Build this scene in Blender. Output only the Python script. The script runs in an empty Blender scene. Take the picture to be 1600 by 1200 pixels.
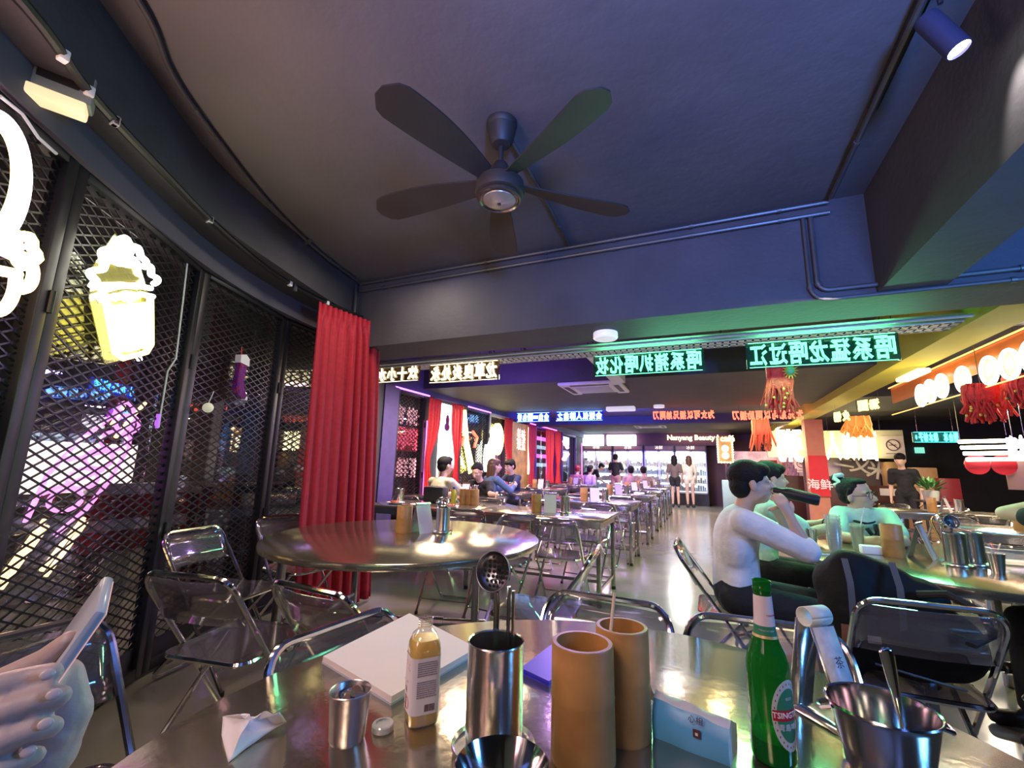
import bpy, bmesh, math, random
from mathutils import Vector, Matrix, Euler
import numpy as np
random.seed(7)
sc = bpy.context.scene
COL = sc.collection
PI = math.pi
# ---------------------------------------------------------------- camera
CAM_H = 1.20; FPX = 690.0
def _axes():
    r = math.radians(1.37); th = math.atan(128 / FPX)
    up = Vector((math.sin(r)*math.cos(th), -math.cos(r)*math.cos(th), math.sin(th)))
    d = Vector((300.0, 0, FPX)); d.y = -(d.x*up.x + d.z*up.z)/up.y
    Y = d.normalized(); X = Y.cross(up)
    return X, Y, up
AX, AY, AZ = _axes()      # world axes seen in camera space (x right, y down, z forward)
cd = bpy.data.cameras.new('camera'); cam = bpy.data.objects.new('camera', cd); COL.objects.link(cam)
cd.sensor_fit = 'HORIZONTAL'; cd.sensor_width = 36.0; cd.lens = 36.0*FPX/1600.0; cd.clip_start = 0.02; cd.clip_end = 200
right = Vector((AX.x, AY.x, AZ.x)); down = Vector((AX.y, AY.y, AZ.y)); fwd = Vector((AX.z, AY.z, AZ.z))
cam.matrix_world = Matrix(((right.x, -down.x, -fwd.x, 0), (right.y, -down.y, -fwd.y, 0), (right.z, -down.z, -fwd.z, CAM_H), (0, 0, 0, 1)))
sc.camera = cam
CP = Vector((0, 0, CAM_H))
def ray(px, py):
    v = Vector((px-800.0, py-600.0, FPX)); return Vector((AX.dot(v), AY.dot(v), AZ.dot(v)))
def atz(px, py, z):
    v = ray(px, py); return CP + v*((z-CAM_H)/v.z)
def aty(px, py, y):
    v = ray(px, py); return CP + v*(y/v.y)
def atx(px, py, x):
    v = ray(px, py); return CP + v*(x/v.x)
def atd(px, py, d):
    return CP + ray(px, py)*(d/FPX)
# ---------------------------------------------------------------- world and exposure
sc.view_settings.view_transform = 'Standard'; sc.view_settings.look = 'None'
sc.view_settings.gamma = 1.0; sc.view_settings.exposure = 0.25; sc.view_settings.use_curve_mapping = False
w = bpy.data.worlds.new('night'); sc.world = w; w.use_nodes = True
w.node_tree.nodes['Background'].inputs[0].default_value = (0.10, 0.08, 0.12, 1)
w.node_tree.nodes['Background'].inputs[1].default_value = 0.6
def lamp(name, kind, loc, energy, color, size=0.1, size_y=None, aim=None, spot=None, blend=0.6):
    l = bpy.data.lights.new(name, kind); l.energy = energy; l.color = color
    if kind == 'AREA':
        l.size = size
        if size_y: l.shape = 'RECTANGLE'; l.size_y = size_y
        else: l.shape = 'DISK'
    else: l.shadow_soft_size = size
    if kind == 'SPOT': l.spot_size = math.radians(spot or 80); l.spot_blend = blend
    o = bpy.data.objects.new(name, l); COL.objects.link(o); o.location = loc
    if aim is not None: o.rotation_euler = (Vector(aim)-Vector(loc)).to_track_quat('-Z', 'Y').to_euler()
    return o
WARM = (1.0, .80, .62)
# lamps around the seat, with unseen colour fills added
lamp('table_light', 'AREA', (-0.6, -1.1, 2.80), 30, (1.0, .80, .66), 0.8, aim=(-0.6, 0.7, 0.75))
lamp('pink_fill_light', 'AREA', (-1.2, -1.2, 1.9), 9, (1.0, .52, .55), 0.9, 0.5, aim=(-.4, 1.2, 1.0))  # pink fill added from behind the seat; no sign is built there
lamp('blue_ceiling_fill', 'SPOT', (1.0, -1.2, 1.5), 1500, (.14, .30, 1.0), 0.25, aim=(0.75, 0.75, 2.9), spot=88, blend=1.0)  # added unseen spot that tints the right-hand ceiling blue
lamp('blue_beam_fill', 'AREA', (2.6, 1.0, 1.8), 55, (.10, .38, 1.0), 0.8, 0.4, aim=(1.3, 2.0, 2.4))  # added blue fill for the right beam, without any sign
lamp('warm_ceiling_fill', 'SPOT', (-1.3, -.7, 1.5), 170, (1.0, .58, .34), 0.25, aim=(-1.1, 0.7, 2.9), spot=95, blend=1.0)  # added unseen spot that warms the left-hand ceiling
lamp('green_sign_light', 'AREA', (0.5, 3.95, 2.03), 15, (.20, 1.0, .48), 1.9, 0.03, aim=(0.4, 1.2, 0.6))
lamp('aisle_light', 'AREA', (0.75, 2.9, 2.22), 5, WARM, 0.35, aim=(0.5, 3.1, 0.7))
for i, (x, y, e, c) in enumerate([(-3.0, 5.0, 62, (1, .80, .60)), (-1.5, 5.3, 60, (.60, .34, 1)), (-3.4, 7.6, 45, (1, .78, .55)), (-1.5, 9.7, 60, (.80, .55, 1)), (-2.0, 7.2, 60, (.42, .25, 1)),
                                  (0.5, 5.6, 34, (.60, 1, .42)), (0.4, 9.8, 60, (1, .78, .35)), (-2.6, 12.6, 60, (1, .6, .9)), (-0.8, 14.2, 90, (.95, .88, .85)),
                                  (2.9, 5.6, 75, (1, .84, .62)), (3.6, 8.6, 90, (1, .84, .62)), (1.6, 13.6, 90, (1, .70, .45)), (-2.1, 2.6, 12, (1, .86, .66))]):
    lamp('ceiling_spot_light', 'AREA', (x, y, 2.36 if y > 3 else 2.8), e, c, (1.0 if (x, y) == (0.5, 5.6) else .45), aim=(x, y, 0))
# ---------------------------------------------------------------- materials
MATS = {}
def mat(name, color, rough=.6, metal=0.0, noise=.0, nscale=8.0, bump=0.0, bscale=40.0, emit=None, estr=0.0, alpha=None, aniso=0, coat=0, spec=None, color2=None, trans=0, ior=1.45):
    if name in MATS: return MATS[name]
    m = bpy.data.materials.new(name); m.use_nodes = True; nt = m.node_tree; b = nt.nodes['Principled BSDF']
    c = (*color, 1)
    b.inputs['Base Color'].default_value = c; b.inputs['Roughness'].default_value = rough; b.inputs['Metallic'].default_value = metal
    if coat: b.inputs['Coat Weight'].default_value = coat
    if aniso: b.inputs['Anisotropic'].default_value = aniso
    if spec is not None: b.inputs['Specular IOR Level'].default_value = spec
    if trans: b.inputs['Transmission Weight'].default_value = trans; b.inputs['IOR'].default_value = ior
    tc = nt.nodes.new('ShaderNodeTexCoord')
    if noise or color2:
        n = nt.nodes.new('ShaderNodeTexNoise'); n.inputs['Scale'].default_value = nscale; n.inputs['Detail'].default_value = 5
        nt.links.new(tc.outputs['Object'], n.inputs['Vector'])
        rp = nt.nodes.new('ShaderNodeValToRGB'); rp.color_ramp.elements[0].position = .3; rp.color_ramp.elements[1].position = .7
        c2 = color2 if color2 else tuple(max(0, x*(1-noise)) for x in color)
        rp.color_ramp.elements[0].color = (*c2, 1); rp.color_ramp.elements[1].color = c
        nt.links.new(n.outputs['Fac'], rp.inputs['Fac']); nt.links.new(rp.outputs['Color'], b.inputs['Base Color'])
    if bump:
        n2 = nt.nodes.new('ShaderNodeTexNoise'); n2.inputs['Scale'].default_value = bscale; n2.inputs['Detail'].default_value = 4
        nt.links.new(tc.outputs['Object'], n2.inputs['Vector'])
        bp = nt.nodes.new('ShaderNodeBump'); bp.inputs['Strength'].default_value = bump; bp.inputs['Distance'].default_value = .02
        nt.links.new(n2.outputs['Fac'], bp.inputs['Height']); nt.links.new(bp.outputs['Normal'], b.inputs['Normal'])
    if emit:
        b.inputs['Emission Color'].default_value = (*emit, 1); b.inputs['Emission Strength'].default_value = estr
    MATS[name] = m; return m
def clear(name, tint=(.93, .94, .95), gloss=.08, rough=.05, body=None, bodyfac=0.0):
    """thin clear plastic or glass: see-through with a fresnel shine"""
    if name in MATS: return MATS[name]
    m = bpy.data.materials.new(name); m.use_nodes = True; nt = m.node_tree; nt.nodes.clear()
    out = nt.nodes.new('ShaderNodeOutputMaterial'); t = nt.nodes.new('ShaderNodeBsdfTransparent'); t.inputs[0].default_value = (*tint, 1)
    g = nt.nodes.new('ShaderNodeBsdfGlossy'); g.inputs['Roughness'].default_value = rough; g.inputs['Color'].default_value = (1, 1, 1, 1)
    lw = nt.nodes.new('ShaderNodeLayerWeight'); lw.inputs[0].default_value = .25
    mm = nt.nodes.new('ShaderNodeMath'); mm.operation = 'MULTIPLY_ADD'; mm.inputs[1].default_value = .55; mm.inputs[2].default_value = gloss
    nt.links.new(lw.outputs['Facing'], mm.inputs[0])
    mx = nt.nodes.new('ShaderNodeMixShader'); nt.links.new(mm.outputs[0], mx.inputs[0])
    base = t
    if body:
        d = nt.nodes.new('ShaderNodeBsdfPrincipled'); d.inputs['Base Color'].default_value = (*body, 1); d.inputs['Roughness'].default_value = .4
        m0 = nt.nodes.new('ShaderNodeMixShader'); m0.inputs[0].default_value = bodyfac
        nt.links.new(t.outputs[0], m0.inputs[1]); nt.links.new(d.outputs[0], m0.inputs[2]); base = m0
    nt.links.new(base.outputs[0], mx.inputs[1]); nt.links.new(g.outputs[0], mx.inputs[2]); nt.links.new(mx.outputs[0], out.inputs[0])
    MATS[name] = m; return m
def glow(name, color, s):
    return mat(name, tuple(min(1, c*.5) for c in color), .5, emit=color, estr=s)
STEEL = mat('brushed_steel', (.62, .60, .58), .22, 1.0, bump=.03, bscale=60)
CHROME = mat('chrome', (.78, .76, .75), .10, 1.0, noise=.15, nscale=30)
DCHROME = mat('dull_chrome', (.42, .41, .41), .25, 1.0, noise=.2, nscale=20)
BLACK = mat('black_plastic', (.012, .012, .014), .45, noise=.3)
RUBBER = mat('black_rubber', (.02, .02, .02), .8, noise=.3)
DARKW = mat('dark_paint', (.045, .043, .055), .7, noise=.3, nscale=3, bump=.15, bscale=30)
WHITE = mat('white_paint', (.8, .8, .78), .5, noise=.08)
PAPER = mat('white_paper', (.82, .78, .80), .7, noise=.05)
CLEAR = clear('clear_acrylic', body=(.5, .48, .55), bodyfac=.10)
GLASS = clear('window_glass', tint=(.80, .82, .85), gloss=.03, rough=.01)
SKIN = mat('skin', (.62, .40, .30), .5, noise=.12, nscale=12)
HAIR = mat('black_hair', (.010, .008, .008), .68, spec=.25, noise=.4, nscale=60, bump=.4, bscale=120)
BAMBOO = mat('bamboo', (.52, .26, .08), .42, color2=(.36, .17, .05), nscale=14, bump=.08, bscale=30)
# ---------------------------------------------------------------- mesh builder
class MB:
    def __init__(s): s.v = []; s.f = []; s.m = []; s.ms = []; s.cur = 0
    def mat(s, m):
        if m not in s.ms: s.ms.append(m)
        s.cur = s.ms.index(m); return s
    def add(s, vs, fs, M=None):
        n = len(s.v)
        if M is not None: vs = [M @ Vector(v) for v in vs]
        s.v += [tuple(v) for v in vs]; s.f += [tuple(i+n for i in f) for f in fs]; s.m += [s.cur]*len(fs); return s
    def box(s, a, b, M=None):
        x0, y0, z0 = a; x1, y1, z1 = b
        vs = [(x0, y0, z0), (x1, y0, z0), (x1, y1, z0), (x0, y1, z0), (x0, y0, z1), (x1, y0, z1), (x1, y1, z1), (x0, y1, z1)]
        return s.add(vs, [(0, 3, 2, 1), (4, 5, 6, 7), (0, 1, 5, 4), (1, 2, 6, 5), (2, 3, 7, 6), (3, 0, 4, 7)], M)
    def cbox(s, c, d, M=None): return s.box((c[0]-d[0]/2, c[1]-d[1]/2, c[2]-d[2]/2), (c[0]+d[0]/2, c[1]+d[1]/2, c[2]+d[2]/2), M)
    def bbox(s, a, b, r, M=None):
        """box with chamfered edges"""
        bm = bmesh.new(); bmesh.ops.create_cube(bm, size=1)
        for v in bm.verts: v.co = Vector(((a[i]+b[i])/2 + v.co[i]*(b[i]-a[i]) for i in range(3)))
        bmesh.ops.bevel(bm, geom=bm.edges[:], offset=r, segments=2, affect='EDGES', profile=.5)
        bm.verts.index_update(); vs = [v.co.copy() for v in bm.verts]; fs = [[v.index for v in f.verts] for f in bm.faces]; bm.free()
        return s.add(vs, fs, M)
    def prism(s, poly, z0, z1, M=None):
        n = len(poly); vs = [(x, y, z0) for x, y in poly]+[(x, y, z1) for x, y in poly]
        fs = [tuple(range(n))[::-1], tuple(range(n, 2*n))]+[(i, (i+1) % n, (i+1) % n+n, i+n) for i in range(n)]
        return s.add(vs, fs, M)
    def lathe(s, prof, n=32, M=None, cap=True):
        vs = []; fs = []
        for r, z in prof:
            for k in range(n): vs.append((r*math.cos(2*PI*k/n), r*math.sin(2*PI*k/n), z))
        for j in range(len(prof)-1):
            for k in range(n): fs.append((j*n+k, j*n+(k+1) % n, (j+1)*n+(k+1) % n, (j+1)*n+k))
        if cap:
            if prof[0][0] > 1e-5: fs.append(tuple(range(n))[::-1])
            if prof[-1][0] > 1e-5: fs.append(tuple(range((len(prof)-1)*n, len(prof)*n)))
        return s.add(vs, fs, M)
    def tube(s, pts, r, n=8, closed=False, rad=None):
        P = [Vector(p) for p in pts]; N = len(P); vs = []; fs = []
        if N < 2: return s
        prev = None
        for i, p in enumerate(P):
            if closed: t = P[(i+1) % N]-P[i-1]
            else: t = P[min(i+1, N-1)]-P[max(i-1, 0)]
            if t.length < 1e-9: t = Vector((0, 0, 1))
            t.normalize()
            if prev is None:
                a = Vector((0, 0, 1)) if abs(t.z) < .9 else Vector((1, 0, 0)); u = t.cross(a).normalized()
            else:
                u = prev - t*prev.dot(t)
                if u.length < 1e-6: u = t.orthogonal()
                u.normalize()
            prev = u; v = t.cross(u); rr = rad[i] if rad else r
            for k in range(n):
                a = 2*PI*k/n; vs.append(p+(u*math.cos(a)+v*math.sin(a))*rr)
        for i in range(N if closed else N-1):
            j = (i+1) % N
            for k in range(n): fs.append((i*n+k, i*n+(k+1) % n, j*n+(k+1) % n, j*n+k))
        if not closed: fs += [tuple(range(n))[::-1], tuple(range((N-1)*n, N*n))]
        return s.add(vs, fs)
    def ell(s, c, d, nu=16, nv=10, M=None):
        vs = [(0, 0, -1)]; fs = []
        for j in range(1, nv):
            a = -PI/2+PI*j/nv
            for k in range(nu): vs.append((math.cos(a)*math.cos(2*PI*k/nu), math.cos(a)*math.sin(2*PI*k/nu), math.sin(a)))
        vs.append((0, 0, 1)); L = len(vs)-1
        for k in range(nu): fs.append((0, 1+(k+1) % nu, 1+k)); fs.append((L, L-nu+k, L-nu+(k+1) % nu))
        for j in range(nv-2):
            for k in range(nu): fs.append((1+j*nu+k, 1+j*nu+(k+1) % nu, 1+(j+1)*nu+(k+1) % nu, 1+(j+1)*nu+k))
        vs = [Vector((c[0]+v[0]*d[0], c[1]+v[1]*d[1], c[2]+v[2]*d[2])) for v in vs]
        return s.add(vs, fs, M)
    def grid(s, fn, nu, nv):
        vs = [fn(i/nu, j/nv) for j in range(nv+1) for i in range(nu+1)]
        return s.add(vs, [(j*(nu+1)+i, j*(nu+1)+i+1, (j+1)*(nu+1)+i+1, (j+1)*(nu+1)+i) for j in range(nv) for i in range(nu)])
    def build(s, name, m=None, parent=None, smooth=35, label=None, origin=None):
        me = bpy.data.meshes.new(name); vs = s.v
        if origin is not None: vs = [tuple(Vector(v)-Vector(origin)) for v in vs]
        me.from_pydata(vs, [], s.f)
        ms = s.ms if s.ms else [m]
        for x in ms: me.materials.append(x)
        if s.ms: me.polygons.foreach_set('material_index', s.m)
        if smooth:
            me.polygons.foreach_set('use_smooth', [True]*len(me.polygons))
            me.update(); me.set_sharp_from_angle(angle=math.radians(smooth))
        me.update()
        o = bpy.data.objects.new(name, me); COL.objects.link(o)
        if parent is not None: o.parent = parent
        if origin is not None: o.location = origin
        if label: o['label'] = label
        return o
def tag(o, label, cat, group=None, kind=None):
    o['label'] = label; o['category'] = cat
    if group: o['group'] = group
    if kind: o['kind'] = kind
    return o
def thing(name, label, cat, loc=(0, 0, 0), rz=0, group=None):
    o = bpy.data.objects.new(name, None); o.empty_display_size = .05; COL.objects.link(o); o.location = loc; o.rotation_euler = (0, 0, rz)
    return tag(o, label, cat, group)
def struct(o): o['kind'] = 'structure'; return o
CH = {}
def kids(o):
    return [c for c in bpy.data.objects if c.parent is o]
def dup(root, loc, rz=0, label=None, group=None, scale=None):
    if root.name not in CH: CH[root.name] = [(c, kids(c)) for c in kids(root)]
    r = root.copy(); COL.objects.link(r); r.location = loc; r.rotation_euler = (0, 0, rz)
    if scale: r.scale = (scale,)*3
    if label: r['label'] = label
    if group: r['group'] = group
    for c, gs in CH[root.name]:
        cc = c.copy(); COL.objects.link(cc); cc.parent = r
        for g in gs:
            gg = g.copy(); COL.objects.link(gg); gg.parent = cc
    return r
class Proto:
    """first placement moves the source, later ones copy it"""
    def __init__(s, make): s.make = make; s.o = None; s.used = False
    def put(s, loc, rz, label, group=None, cat=None):
        if s.o is None: s.o = s.make(); CH[s.o.name] = [(c, kids(c)) for c in kids(s.o)]
        if not s.used:
            s.used = True; o = s.o; o.location = loc; o.rotation_euler = (0, 0, rz); o['label'] = label
            if group: o['group'] = group
            return o
        o = dup(s.o, loc, rz, label, group); return o
def T(x, y, z): return Matrix.Translation((x, y, z))
def RZ(a): return Matrix.Rotation(a, 4, 'Z')
def RX(a): return Matrix.Rotation(a, 4, 'X')
def RY(a): return Matrix.Rotation(a, 4, 'Y')
def arc(c, r, a0, a1, n, f):
    return [f(c[0]+r*math.cos(a0+(a1-a0)*i/n), c[1]+r*math.sin(a0+(a1-a0)*i/n)) for i in range(n+1)]
# smooth bodies: round cones and lumps fused by voxel remesh
def blob(name, parts, m, voxel=.012, parent=None, smooth=4, label=None, mw=None):
    mb = MB()
    for p in parts:
        if p[0] == 'c':      # cone a b ra rb
            _, a, b, ra, rb = p; a = Vector(a); b = Vector(b); L = (b-a).length
            if L < 1e-6: continue
            q = (b-a).to_track_quat('Z', 'Y').to_matrix().to_4x4(); M = T(*a) @ q
            prof = [(ra*math.cos(t), ra*math.sin(t)) for t in [-PI/2+1e-4, -1.1, -.7, -.35, 0]]+[(rb*math.cos(t), L+rb*math.sin(t)) for t in [0, .35, .7, 1.1, PI/2-1e-4]]
            mb.lathe(prof, 12, M, cap=True)
        else:                # ell centre radii rotation
            _, c, d, R = (list(p)+[None])[:4]
            M = T(*c) @ (R.to_4x4() if R is not None else Matrix.Identity(4)); mb.ell((0, 0, 0), d, 16, 10, M)
    o = mb.build(name, m, None, smooth=0)
    md = o.modifiers.new('r', 'REMESH'); md.mode = 'VOXEL'; md.voxel_size = voxel; md.use_smooth_shade = True
    if smooth:
        s2 = o.modifiers.new('s', 'SMOOTH'); s2.factor = .5; s2.iterations = smooth
    dg = bpy.context.evaluated_depsgraph_get(); me = bpy.data.meshes.new_from_object(o.evaluated_get(dg))
    old = o.data; o.modifiers.clear(); o.data = me; bpy.data.meshes.remove(old); me.name = name
    me.materials.clear(); me.materials.append(m)
    me.polygons.foreach_set('use_smooth', [True]*len(me.polygons))
    if parent is not None: o.parent = parent
    if label: o['label'] = label
    return o
def text_mesh(txt, size, depth=.004, bevel=0.0, fill=True, align='CENTER'):
    c = bpy.data.curves.new('txt', 'FONT'); c.body = txt; c.size = size; c.extrude = depth; c.bevel_depth = bevel; c.bevel_resolution = 0
    c.resolution_u = 2; c.align_x = align; c.align_y = 'CENTER'
    if not fill: c.fill_mode = 'NONE'; c.extrude = 0
    o = bpy.data.objects.new('txt', c); COL.objects.link(o); bpy.context.view_layer.update()
    dg = bpy.context.evaluated_depsgraph_get(); me = bpy.data.meshes.new_from_object(o.evaluated_get(dg))
    bpy.data.objects.remove(o); bpy.data.curves.remove(c)
    return me
def put_text(txt, size, m, name, parent=None, loc=(0, 0, 0), rot=(PI/2, 0, 0), depth=.003, bevel=0, fill=True, align='CENTER', sx=1, bendr=None):
    me = text_mesh(txt, size, depth, bevel, fill, align); me.materials.clear(); me.materials.append(m)
    if bendr:       # wrap round a vertical cylinder of radius bendr, text centre facing -Y
        for v in me.vertices:
            a = v.co.x/bendr; r = bendr+v.co.z; v.co = Vector((math.sin(a)*r, -math.cos(a)*r, v.co.y))
        rot = (0, 0, rot[2])
    o = bpy.data.objects.new(name, me); COL.objects.link(o); o.location = loc; o.rotation_euler = rot; o.scale = (sx, 1, 1)
    if parent is not None: o.parent = parent
    return o
# ================================================================ SETTING
FLOORM = mat('polished_concrete', (.27, .25, .20), .17, noise=.25, nscale=2.2, bump=.05, bscale=6)
CEILM = mat('ceiling_black_paint', (.085, .078, .085), .75, noise=.25, nscale=1.5, bump=.25, bscale=9)
WALLM = mat('wall_black_paint', (.03, .028, .035), .7, noise=.3, nscale=3)
PURPLE = mat('wall_plum_paint', (.16, .07, .09), .6, noise=.2, nscale=3)
YELLOWLIT = mat('yellow_lit_beam', (.50, .44, .05), .6, noise=.12, nscale=3)  # yellow lamp light on the beam put into its base colour
struct(MB().box((-9, -3.4, -.1), (7.2, 18.2, 0)).build('floor', FLOORM, smooth=0))
c = MB(); c.box((-9, -3.4, 2.9), (7.2, 9.2, 3.05)); c.box((-9, 9.2, 2.5), (7.2, 18.2, 3.05))
struct(c.build('ceiling', CEILM, smooth=0))
struct(MB().box((-4.4, 17.75, 0), (7.2, 17.95, 2.5)).build('wall_back', PURPLE, smooth=0))
struct(MB().box((7.0, -3.4, 0), (7.2, 18, 2.9)).build('wall_right', WALLM, smooth=0))
struct(MB().box((-3, -3.4, 0), (7.2, -3.25, 2.9)).build('wall_front', mat('wall_front_paint', (.42, .36, .38), .6, noise=.2), smooth=0))
tn = [0]
def trim(mb, m, name='trim'):
    tn[0] += 1; return struct(mb.build('%s_%d' % (name, tn[0]), m, smooth=30))
trim(MB().box((-3.5, 3.1, 2.25), (7.0, 3.58, 2.9)), DARKW)
bm_ = MB()
bm_.prism([(.99, 2.9), (.99, 2.25), (1.3, 2.25), (1.30, 2.9)], -3.2, 3.1, Matrix(((1, 0, 0, 0), (0, 0, 1, 0), (0, 1, 0, 0), (0, 0, 0, 1))))
trim(bm_, DARKW)
def curve_pts(P, n=6):
    P = [Vector((*p, 0)) for p in P]; out = []
    for i in range(len(P)-1):
        p0 = P[max(i-1, 0)]; p1 = P[i]; p2 = P[i+1]; p3 = P[min(i+2, len(P)-1)]
        for k in range(n):
            t = k/n; out.append(.5*((2*p1)+(p2-p0)*t+(2*p0-5*p1+4*p2-p3)*t*t+(3*p1-p0-3*p2+p3)*t**3))
    out.append(P[-1]); return [(q.x, q.y) for q in out]
def spline3(P, n=6):
    P = [Vector(p) for p in P]; out = []
    for i in range(len(P)-1):
        p0 = P[max(i-1, 0)]; p1 = P[i]; p2 = P[i+1]; p3 = P[min(i+2, len(P)-1)]
        for k in range(n):
            t = k/n; out.append(.5*((2*p1)+(p2-p0)*t+(2*p0-5*p1+4*p2-p3)*t*t+(3*p1-p0-3*p2+p3)*t**3))
    out.append(P[-1]); return out
WALLC = [(-.9, -2.6), (-1.15, -1.3), (-1.70, -.12), (-2.36, .78), (-2.93, 1.66), (-3.24, 2.55), (-3.36, 3.6)]
CORN = [(-.7, -2.2), (-1.0, -1.2), (-1.5, -.25), (-1.85, .38), (-2.15, .84), (-2.52, 1.44), (-2.80, 2.35), (-2.98, 3.15)]
RAILC = [(-1.0, -1.0), (-1.45, -.2), (-1.83, .42), (-2.06, .68), (-2.32, 1.08), (-2.58, 1.52), (-2.83, 2.1), (-2.92, 2.6), (-2.9, 3.12)]
inner = curve_pts(CORN); outer = curve_pts([(x-.05, y) for x, y in WALLC])
def wallband(inn, out, z0, z1, name='trim'):
    n = min(len(inn), len(out)); mb = MB()
    def rs(L, m):
        L = [Vector(p) for p in L]; d = [0]
        for i in range(len(L)-1): d.append(d[-1]+(L[i+1]-L[i]).length)
        r = []
        for k in range(m):
            t = d[-1]*k/(m-1); i = max(j for j in range(len(d)) if d[j] <= t+1e-9); i = min(i, len(L)-2)
            r.append(L[i].lerp(L[i+1], (t-d[i])/max(1e-9, d[i+1]-d[i])))
        return r
    a = rs(inn, 40); b = rs(out, 40); vs = []
    for p in a: vs += [(p.x, p.y, z0), (p.x, p.y, z1)]
    o = len(vs)
    for p in b: vs += [(p.x, p.y, z0), (p.x, p.y, z1)]
    fs = []
    for i in range(39):
        fs += [(2*i, 2*i+1, 2*i+3, 2*i+2), (o+2*i, o+2*i+2, o+2*i+3, o+2*i+1), (2*i, 2*i+2, o+2*i+2, o+2*i), (2*i+1, o+2*i+1, o+2*i+3, 2*i+3)]
    return mb.add(vs, fs)
inner2 = curve_pts([(x+.10, y-.04) for x, y in WALLC]); out2 = curve_pts([(x-.22, y+.05) for x, y in WALLC])
trim(wallband(inner, out2, 2.56, 2.9), DARKW)
HEADM = mat('header_paint', (.10, .085, .12), .65, noise=.2, nscale=3)
trim(wallband(inner2, curve_pts([(x-.12, y+.03) for x, y in WALLC]), 2.40, 2.56), HEADM)
trim(MB().box((-4.4, 6.0, 2.41), (1.83, 9.2, 2.9)), DARKW)
trim(MB().box((1.83, 3.58, 2.3), (2.15, 17.75, 2.9)), YELLOWLIT)
trim(MB().box((-4.3, 11.3, 2.30), (1.83, 11.8, 2.5)), DARKW)
trim(MB().box((-4.3, 17.0, 2.06), (.9, 17.75, 2.5)), mat('fridge_bulkhead_paint', (.12, .05, .09), .6, noise=.2))
# column with its red banner
cm = struct(MB().box((1.98, 10.9, 0), (2.30, 11.2, 2.3)).build('column', mat('column_terracotta', (.55, .22, .14), .6, noise=.15), smooth=0))
# the curved mesh wall
FRM = mat('mesh_frame_steel', (.035, .033, .04), .42, .6, noise=.3, nscale=6)
WIRE = mat('expanded_mesh_steel', (.03, .03, .035), .35, .7, noise=.2)
wn = [0]
def mesh_window(A, B, z0, z1, cell=(.095, .047), r=.0035, out=(-1, 0), glass=True, frm=FRM, wdt=.05, wires=True, wirem=WIRE, kick=.0):
    wn[0] += 1
    A = Vector((*A, 0)); B = Vector((*B, 0)); d = B-A; L = d.length; ang = math.atan2(d.y, d.x); M = T(A.x, A.y, 0) @ RZ(ang)
    nrm = Vector((-d.y, d.x, 0)).normalized(); s = 1 if nrm.dot(Vector((*out, 0))) > 0 else -1
    f = MB(); t = .03
    f.bbox((0, -t, z0), (wdt, t, z1), .004, M); f.bbox((L-wdt, -t, z0), (L, t, z1), .004, M)
    f.bbox((wdt, -t, z0), (L-wdt, t, z0+wdt), .004, M); f.bbox((wdt, -t, z1-wdt), (L-wdt, t, z1), .004, M)
    if kick: f.box((wdt, -.006, z0+wdt), (L-wdt, .006, z0+kick), M)
    for hz in (z0+(z1-z0)*.3, z0+(z1-z0)*.72):
        f.lathe([(.011, 0), (.011, .09)], 8, M @ T(L, -s*.034, hz))
    fo = struct(f.build('window_%d' % wn[0], frm, smooth=30))
    if wires:
        mb = MB(); w, h = cell; za = z0+wdt+(kick-wdt if kick else 0); zb = z1-wdt; xa = wdt; xb = L-wdt; sl = h/w
        for sg in (1, -1):
            k = -int((zb-za)/h)-2
            while k < (xb-xa)/w+(zb-za)/h+2:
                # line z = za + sg*sl*(x-x0)
                x0 = xa+k*w; pts = []
                zA = za+sl*(xa-x0) if sg > 0 else zb-sl*(xa-x0); zB = za+sl*(xb-x0) if sg > 0 else zb-sl*(xb-x0)
                p, q = Vector((xa, 0, zA)), Vector((xb, 0, zB))
                # clip to band
                def clip(p, q):
                    dz = q.z-p.z; t0, t1 = 0, 1
                    for lim, sgn in ((za, 1), (zb, -1)):
                        a = (p.z-lim)*sgn; b = (q.z-lim)*sgn
                        if a < 0 and b < 0: return None
                        if a < 0: t0 = max(t0, a/(a-b))
                        elif b < 0: t1 = min(t1, a/(a-b))
                    if t0 >= t1: return None
                    return p.lerp(q, t0), p.lerp(q, t1)
                cc = clip(p, q)
                if cc and (cc[1]-cc[0]).length > .01:
                    a, b = cc; dd = (b-a).normalized(); n = Vector((-dd.z, 0, dd.x))*r; y = Vector((0, r*.8, 0))
                    vs = [a+n+y, a-n+y, a-n-y, a+n-y, b+n+y, b-n+y, b-n-y, b+n-y]
                    mb.add(vs, [(0, 1, 5, 4), (1, 2, 6, 5), (2, 3, 7, 6), (3, 0, 4, 7)], M)
                k += 1
        wo = mb.build('wire_mesh', wirem, fo, smooth=0); wo['kind'] = 'stuff'
    if glass:
        g = MB().box((wdt, s*.09, z0+.05), (L-wdt, s*.096, z1-.05), M); g.build('glass_pane', GLASS, fo, smooth=0)
    return fo
for i in range(1, len(WALLC)-1):
    mesh_window(WALLC[i], WALLC[i+1], 0.02, 2.42, kick=.16 if i else 0, wdt=.055)
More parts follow.
